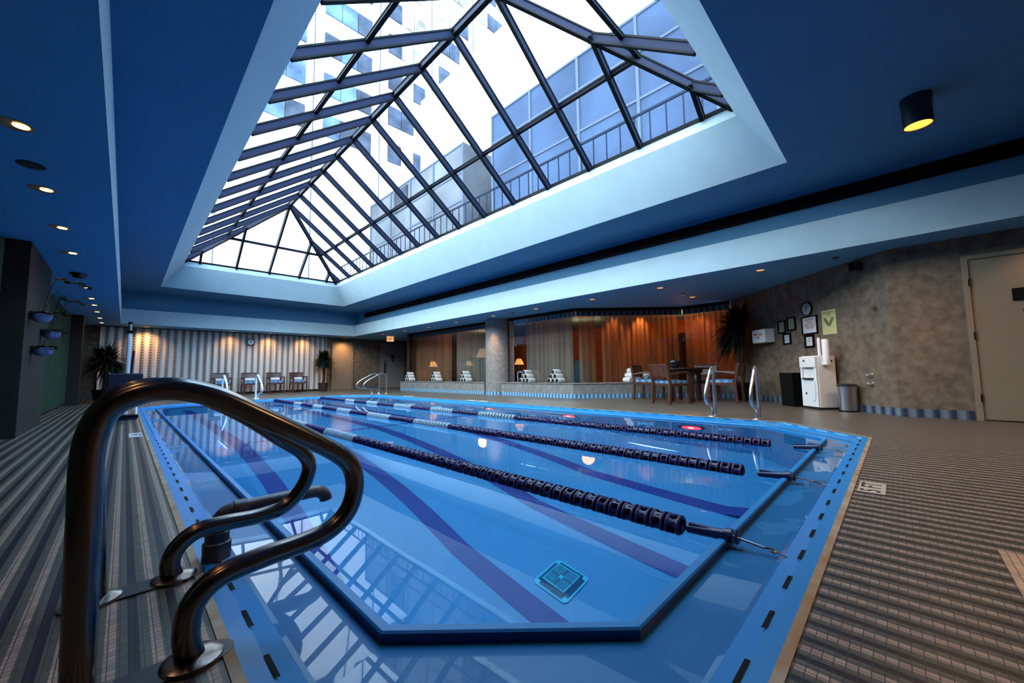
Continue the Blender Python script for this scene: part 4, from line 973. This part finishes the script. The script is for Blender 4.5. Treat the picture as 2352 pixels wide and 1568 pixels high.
# ================================================================ SHOWER WALL (angled 45 deg)
A45 = R(45)
def on45(s, off=0.0, z=0.0):
    """point on the angled wall, s metres from its corner, off metres out from it"""
    return (CORN[0]+s*cos(A45)-off*sin(A45), CORN[1]+s*sin(A45)+off*cos(A45), z)
def s_of(x, y): return ((x-CORN[0])+(y-CORN[1]))/sqrt(2)
def frame(name, s, z, w, h, mt, label, cat, lines=(), ink='grey_ink', bw=0.022, fr='black', extra=None):
    # rotate so that local -y faces the room
    t = thing(name, on45(s, 0.004, z), label, cat, A45+pi)
    # after the half turn the reader's right is local +x
    if bw: 
        mb = MB(); mb.box((0, -0.008, h/2-bw/2), (w, 0.02, bw)); mb.box((0, -0.008, -h/2+bw/2), (w, 0.02, bw)); mb.box((-w/2+bw/2, -0.008, 0), (bw, 0.02, h)); mb.box((w/2-bw/2, -0.008, 0), (bw, 0.02, h)); mb.build('frame', fr, t)
    MB().box((0, -0.002, 0), (w-bw*1.6, 0.004, h-bw*1.6)).build('sheet', mt, t)
    for (tx, zz, sz, ik) in lines: text_mesh('lettering', tx, sz, ik, t, (0, -0.006, zz), (pi/2, 0, 0), 0.0005)
    return t
sA = s_of(8.78, 1.11)
frame('warning_sign', sA, 1.475, 0.37, 0.33, 'paper', 'black framed white notice with bold red lettering under the clock', 'notice',
      (('WARNING', 0.098, 0.046, 'red_ink'), ('NO LIFE', 0.056, 0.036, 'red_ink'), ('GUARD ON DUTY', 0.018, 0.032, 'red_ink'), ('SWIM AT YOUR', -0.018, 0.032, 'red_ink'), ('OWN RISK', -0.054, 0.036, 'red_ink')))
frame('notice_frame', s_of(8.80, 1.13), 1.182, 0.23, 0.235, 'paper', 'small black framed white notice behind the cup dispenser', 'notice', (('POOL', 0.045, 0.03, 'grey_ink'), ('RULES', 0.005, 0.03, 'grey_ink'), ('. . . .', -0.04, 0.03, 'grey_ink')), bw=0.035)
frame('notice_frame', s_of(9.20, 1.53), 1.272, 0.21, 0.22, 'paper', 'small black framed white notice right of the first aid box', 'notice', (('HOURS', 0.045, 0.032, 'grey_ink'), ('OF', 0.01, 0.026, 'grey_ink'), ('OPERATION', -0.025, 0.024, 'grey_ink')), bw=0.03)
frame('certificate', s_of(9.29, 1.62), 1.52, 0.22, 0.26, 'paper_olive', 'dim olive certificate in a black frame, the left of two', 'notice', bw=0.026)
frame('certificate', s_of(9.10, 1.43), 1.555, 0.23, 0.27, 'paper_olive', 'dim olive certificate in a black frame, the right of two', 'notice', (('- - -', 0.0, 0.04, 'olive_ink'), ('- - -', -0.06, 0.04, 'olive_ink')), bw=0.03)
yp = frame('safety_poster', s_of(8.475, 0.805), 1.475, 0.29, 0.42, 'paper_yellow', 'yellow safety poster right of the framed notices', 'poster', (('EMERGENCY', 0.165, 0.045, 'olive_ink'), ('CPR', 0.125, 0.04, 'olive_ink'), ('. . . . .', -0.10, 0.03, 'olive_ink'), ('- - - -', -0.155, 0.045, 'olive_ink')), bw=0.0)
MB().bar((-0.09, -0.006, 0.07), (0.0, -0.006, -0.06), 0.05, 0.002, (0, 1, 0)).bar((0.09, -0.006, 0.07), (0.0, -0.006, -0.06), 0.05, 0.002, (0, 1, 0)).build('diagram', 'olive_ink', yp)
c2 = thing('wall_clock', on45(s_of(8.80, 1.13), 0.004, 1.775), 'dim round wall clock above the red lettered notice', 'clock', A45+pi)
MB().lathe([(0.0, 0.0), (0.125, 0.0), (0.13, -0.03), (0.112, -0.035), (0.108, -0.022), (0.0, -0.022)], 26, (0, 0, 0), 'Y').build('case', 'gunmetal', c2, True)
MB().lathe([(0.0, -0.024), (0.106, -0.024)], 26, (0, 0, 0), 'Y').build('dial', 'paper', c2)
MB().bar((0, -0.027, 0), (0.03, -0.027, 0.08), 0.010, 0.004, (0, 1, 0)).bar((0, -0.027, 0), (-0.02, -0.027, -0.05), 0.008, 0.004, (0, 1, 0)).build('hands', 'black_ink', c2)
fb = thing('first_aid_box', on45(s_of(9.60, 1.93), 0.004, 1.25), 'white wall box with red lettering beside the palm', 'box', A45+pi)
MB().box2((-0.22, -0.20, -0.01), (0.20, 0.0, 0.27), 0.006).build('body', 'white_plastic', fb)
text_mesh('lettering', 'FIRST AID', 0.066, 'red_ink', fb, (-0.02, -0.203, 0.165), (pi/2, 0, 0), 0.0006); text_mesh('lettering', 'KIT', 0.066, 'red_ink', fb, (-0.02, -0.203, 0.10), (pi/2, 0, 0), 0.0006)
# water cooler
wc = thing('water_cooler', (8.395, 0.975, 0), 'white water cooler with cup dispenser on the angled wall', 'water cooler', A45)
W_, D_, H_ = 0.36, 0.32, 0.90
MB().box2((-W_/2, -D_/2, 0.03), (W_/2, D_/2-0.02, H_), 0.012).build('body', 'white_plastic', wc)
MB().box2((-W_/2+0.01, -D_/2+0.01, 0.0), (W_/2-0.01, D_/2-0.01, 0.03)).build('plinth', 'gunmetal', wc)
mb = MB(); mb.box2((-W_/2+0.005, D_/2-0.02, 0.04), (W_/2-0.005, D_/2+0.01, 0.52), 0.01); mb.build('lower_panel', 'white_plastic', wc)
mb = MB(); mb.box2((-W_/2+0.005, D_/2-0.02, 0.70), (W_/2-0.005, D_/2+0.025, H_-0.01), 0.012); mb.box2((-W_/2+0.005, D_/2-0.02, 0.52), (-W_/2+0.05, D_/2+0.01, 0.70)); mb.box2((W_/2-0.05, D_/2-0.02, 0.52), (W_/2-0.005, D_/2+0.01, 0.70)); mb.build('upper_panel', 'white_plastic', wc)
MB().box2((-0.10, D_/2-0.0, 0.695), (0.10, D_/2+0.02, 0.705)).box2((-0.11, D_/2-0.02, 0.50), (0.11, D_/2+0.04, 0.525)).build('drip_tray', 'gunmetal', wc)
MB().tube(rail_pts([(-0.13, D_/2+0.011, 0.47), (-0.14, D_/2+0.011, 0.30), (-0.12, D_/2+0.011, 0.16), (-0.06, D_/2+0.011, 0.13)]), 0.004, 6).build('panel_seam', 'grey_ink', wc)
MB().lathe([(0.0, 0.012), (0.018, 0.012), (0.02, 0.0)], 14, (0.07, D_/2, 0.26), 'Y').build('badge', 'seat_blue', wc)
MB().box((0.06, D_/2+0.027, 0.82), (0.03, 0.008, 0.03)).build('tap', 'gunmetal', wc)
cd_ = MB(); cd_.lathe([(0.048, 0.66), (0.048, 0.66+0.01), (0.048, 1.20), (0.04, 1.22), (0.0, 1.225)], 18, (-W_/2-0.055, 0.045, 0.16)); cd_.box2((-W_/2-0.11, -0.01, 0.78), (-W_/2, 0.10, 0.86), 0.006)
cd_ = MB(); cd_.lathe([(0.05, 0.80), (0.05, 1.15), (0.042, 1.17), (0.0, 1.172)], 18, (-W_/2-0.055, 0.03, 0)); cd_.box2((-W_/2-0.10, -0.01, 0.74), (-W_/2-0.002, 0.07, 0.80), 0.006); cd_.build('cup_dispenser', 'white_plastic', wc, True)
MB().lathe([(0.022, 0.85), (0.022, 1.13), (0.016, 1.16), (0.0, 1.165)], 12, (-W_/2+0.03, 0.07, 0.04)).build('cup_tube', 'white_plastic', wc, True)
MB().lathe([(0.0, -0.004), (0.02, -0.004), (0.02, 0.0)], 12, (-W_/2, -0.09, 0.80), 'X').build('knockout', 'gunmetal', wc)
# bins
tb = thing('waste_bin', (8.115, 0.595, 0), 'small round steel bin right of the water cooler', 'bin')
MB().lathe([(0.115, 0.02), (0.125, 0.40), (0.0, 0.40)], 28).build('body', 'steel', tb, True); MB().lathe([(0.128, 0.395), (0.128, 0.42), (0.11, 0.435), (0.0, 0.438)], 28).build('lid', 'gunmetal', tb, True); MB().lathe([(0.125, 0.0), (0.125, 0.022)], 28).build('foot_ring', 'black', tb, True)
hb = thing('laundry_bin', (8.80, 1.37, 0), 'tall black towel bin left of the water cooler', 'bin', A45)
MB().lathe([(0.22, 0.0), (0.235, 0.59), (0.225, 0.605), (0.21, 0.60), (0.20, 0.12), (0.0, 0.12)], 4).build('body', 'bin_black', hb)
hb.children[0].rotation_euler = (0, 0, A45); hb.children[0].scale = (1.0, 1.0, 1.0)
MB().box((0, 0, 0.60), (0.35, 0.35, 0.018), bev=0.006).build('rim', 'black', hb)
# shower fittings
sf = thing('shower_hook', on45(s_of(7.886, 0.216), 0.0, 1.58), 'small brass and steel shower head high on the angled wall', 'shower head', A45+pi)
MB().lathe([(0.0, -0.012), (0.03, -0.012), (0.032, 0.0)], 16, (0, 0, 0), 'Y').build('rose', 'bronze', sf, True); MB().tube([(0, -0.01, 0), (0.02, -0.06, 0.005), (0.06, -0.085, -0.01)], 0.012, 8).build('spray_arm', 'steel', sf, True)
for z, l in ((0.575, 'upper shower tap knob on the angled wall'), (0.440, 'lower shower tap knob on the angled wall')):
    t = thing('shower_tap', on45(s_of(7.995, 0.33), 0.0, z), l, 'tap', A45+pi, 'shower taps')
    MB().lathe([(0.0, -0.012), (0.034, -0.010), (0.040, 0.0)], 18, (0, 0, 0), 'Y').build('escutcheon', 'steel', t, True)
    MB().lathe([(0.0, -0.065), (0.022, -0.06), (0.026, -0.04), (0.010, -0.03), (0.010, -0.01)], 14, (0, 0, 0), 'Y').build('knob', 'steel', t, True)
    MB().tube([(0, -0.05, 0), (0.055, -0.055, -0.004)], 0.008, 8).build('lever', 'steel', t, True)
spk = thing('wall_speaker', on45(s_of(8.01, 0.34), 0.09, 2.26), 'small dark wall speaker high above the shower', 'speaker', A45+pi)
MB().box((0, 0.01, 0), (0.11, 0.11, 0.15), bev=0.008).build('body', 'gunmetal', spk); MB().box((0, -0.047, 0), (0.09, 0.006, 0.13)).build('grille', 'black', spk); MB().box((0, 0.075, 0), (0.05, 0.03, 0.06)).build('bracket', 'black', spk)
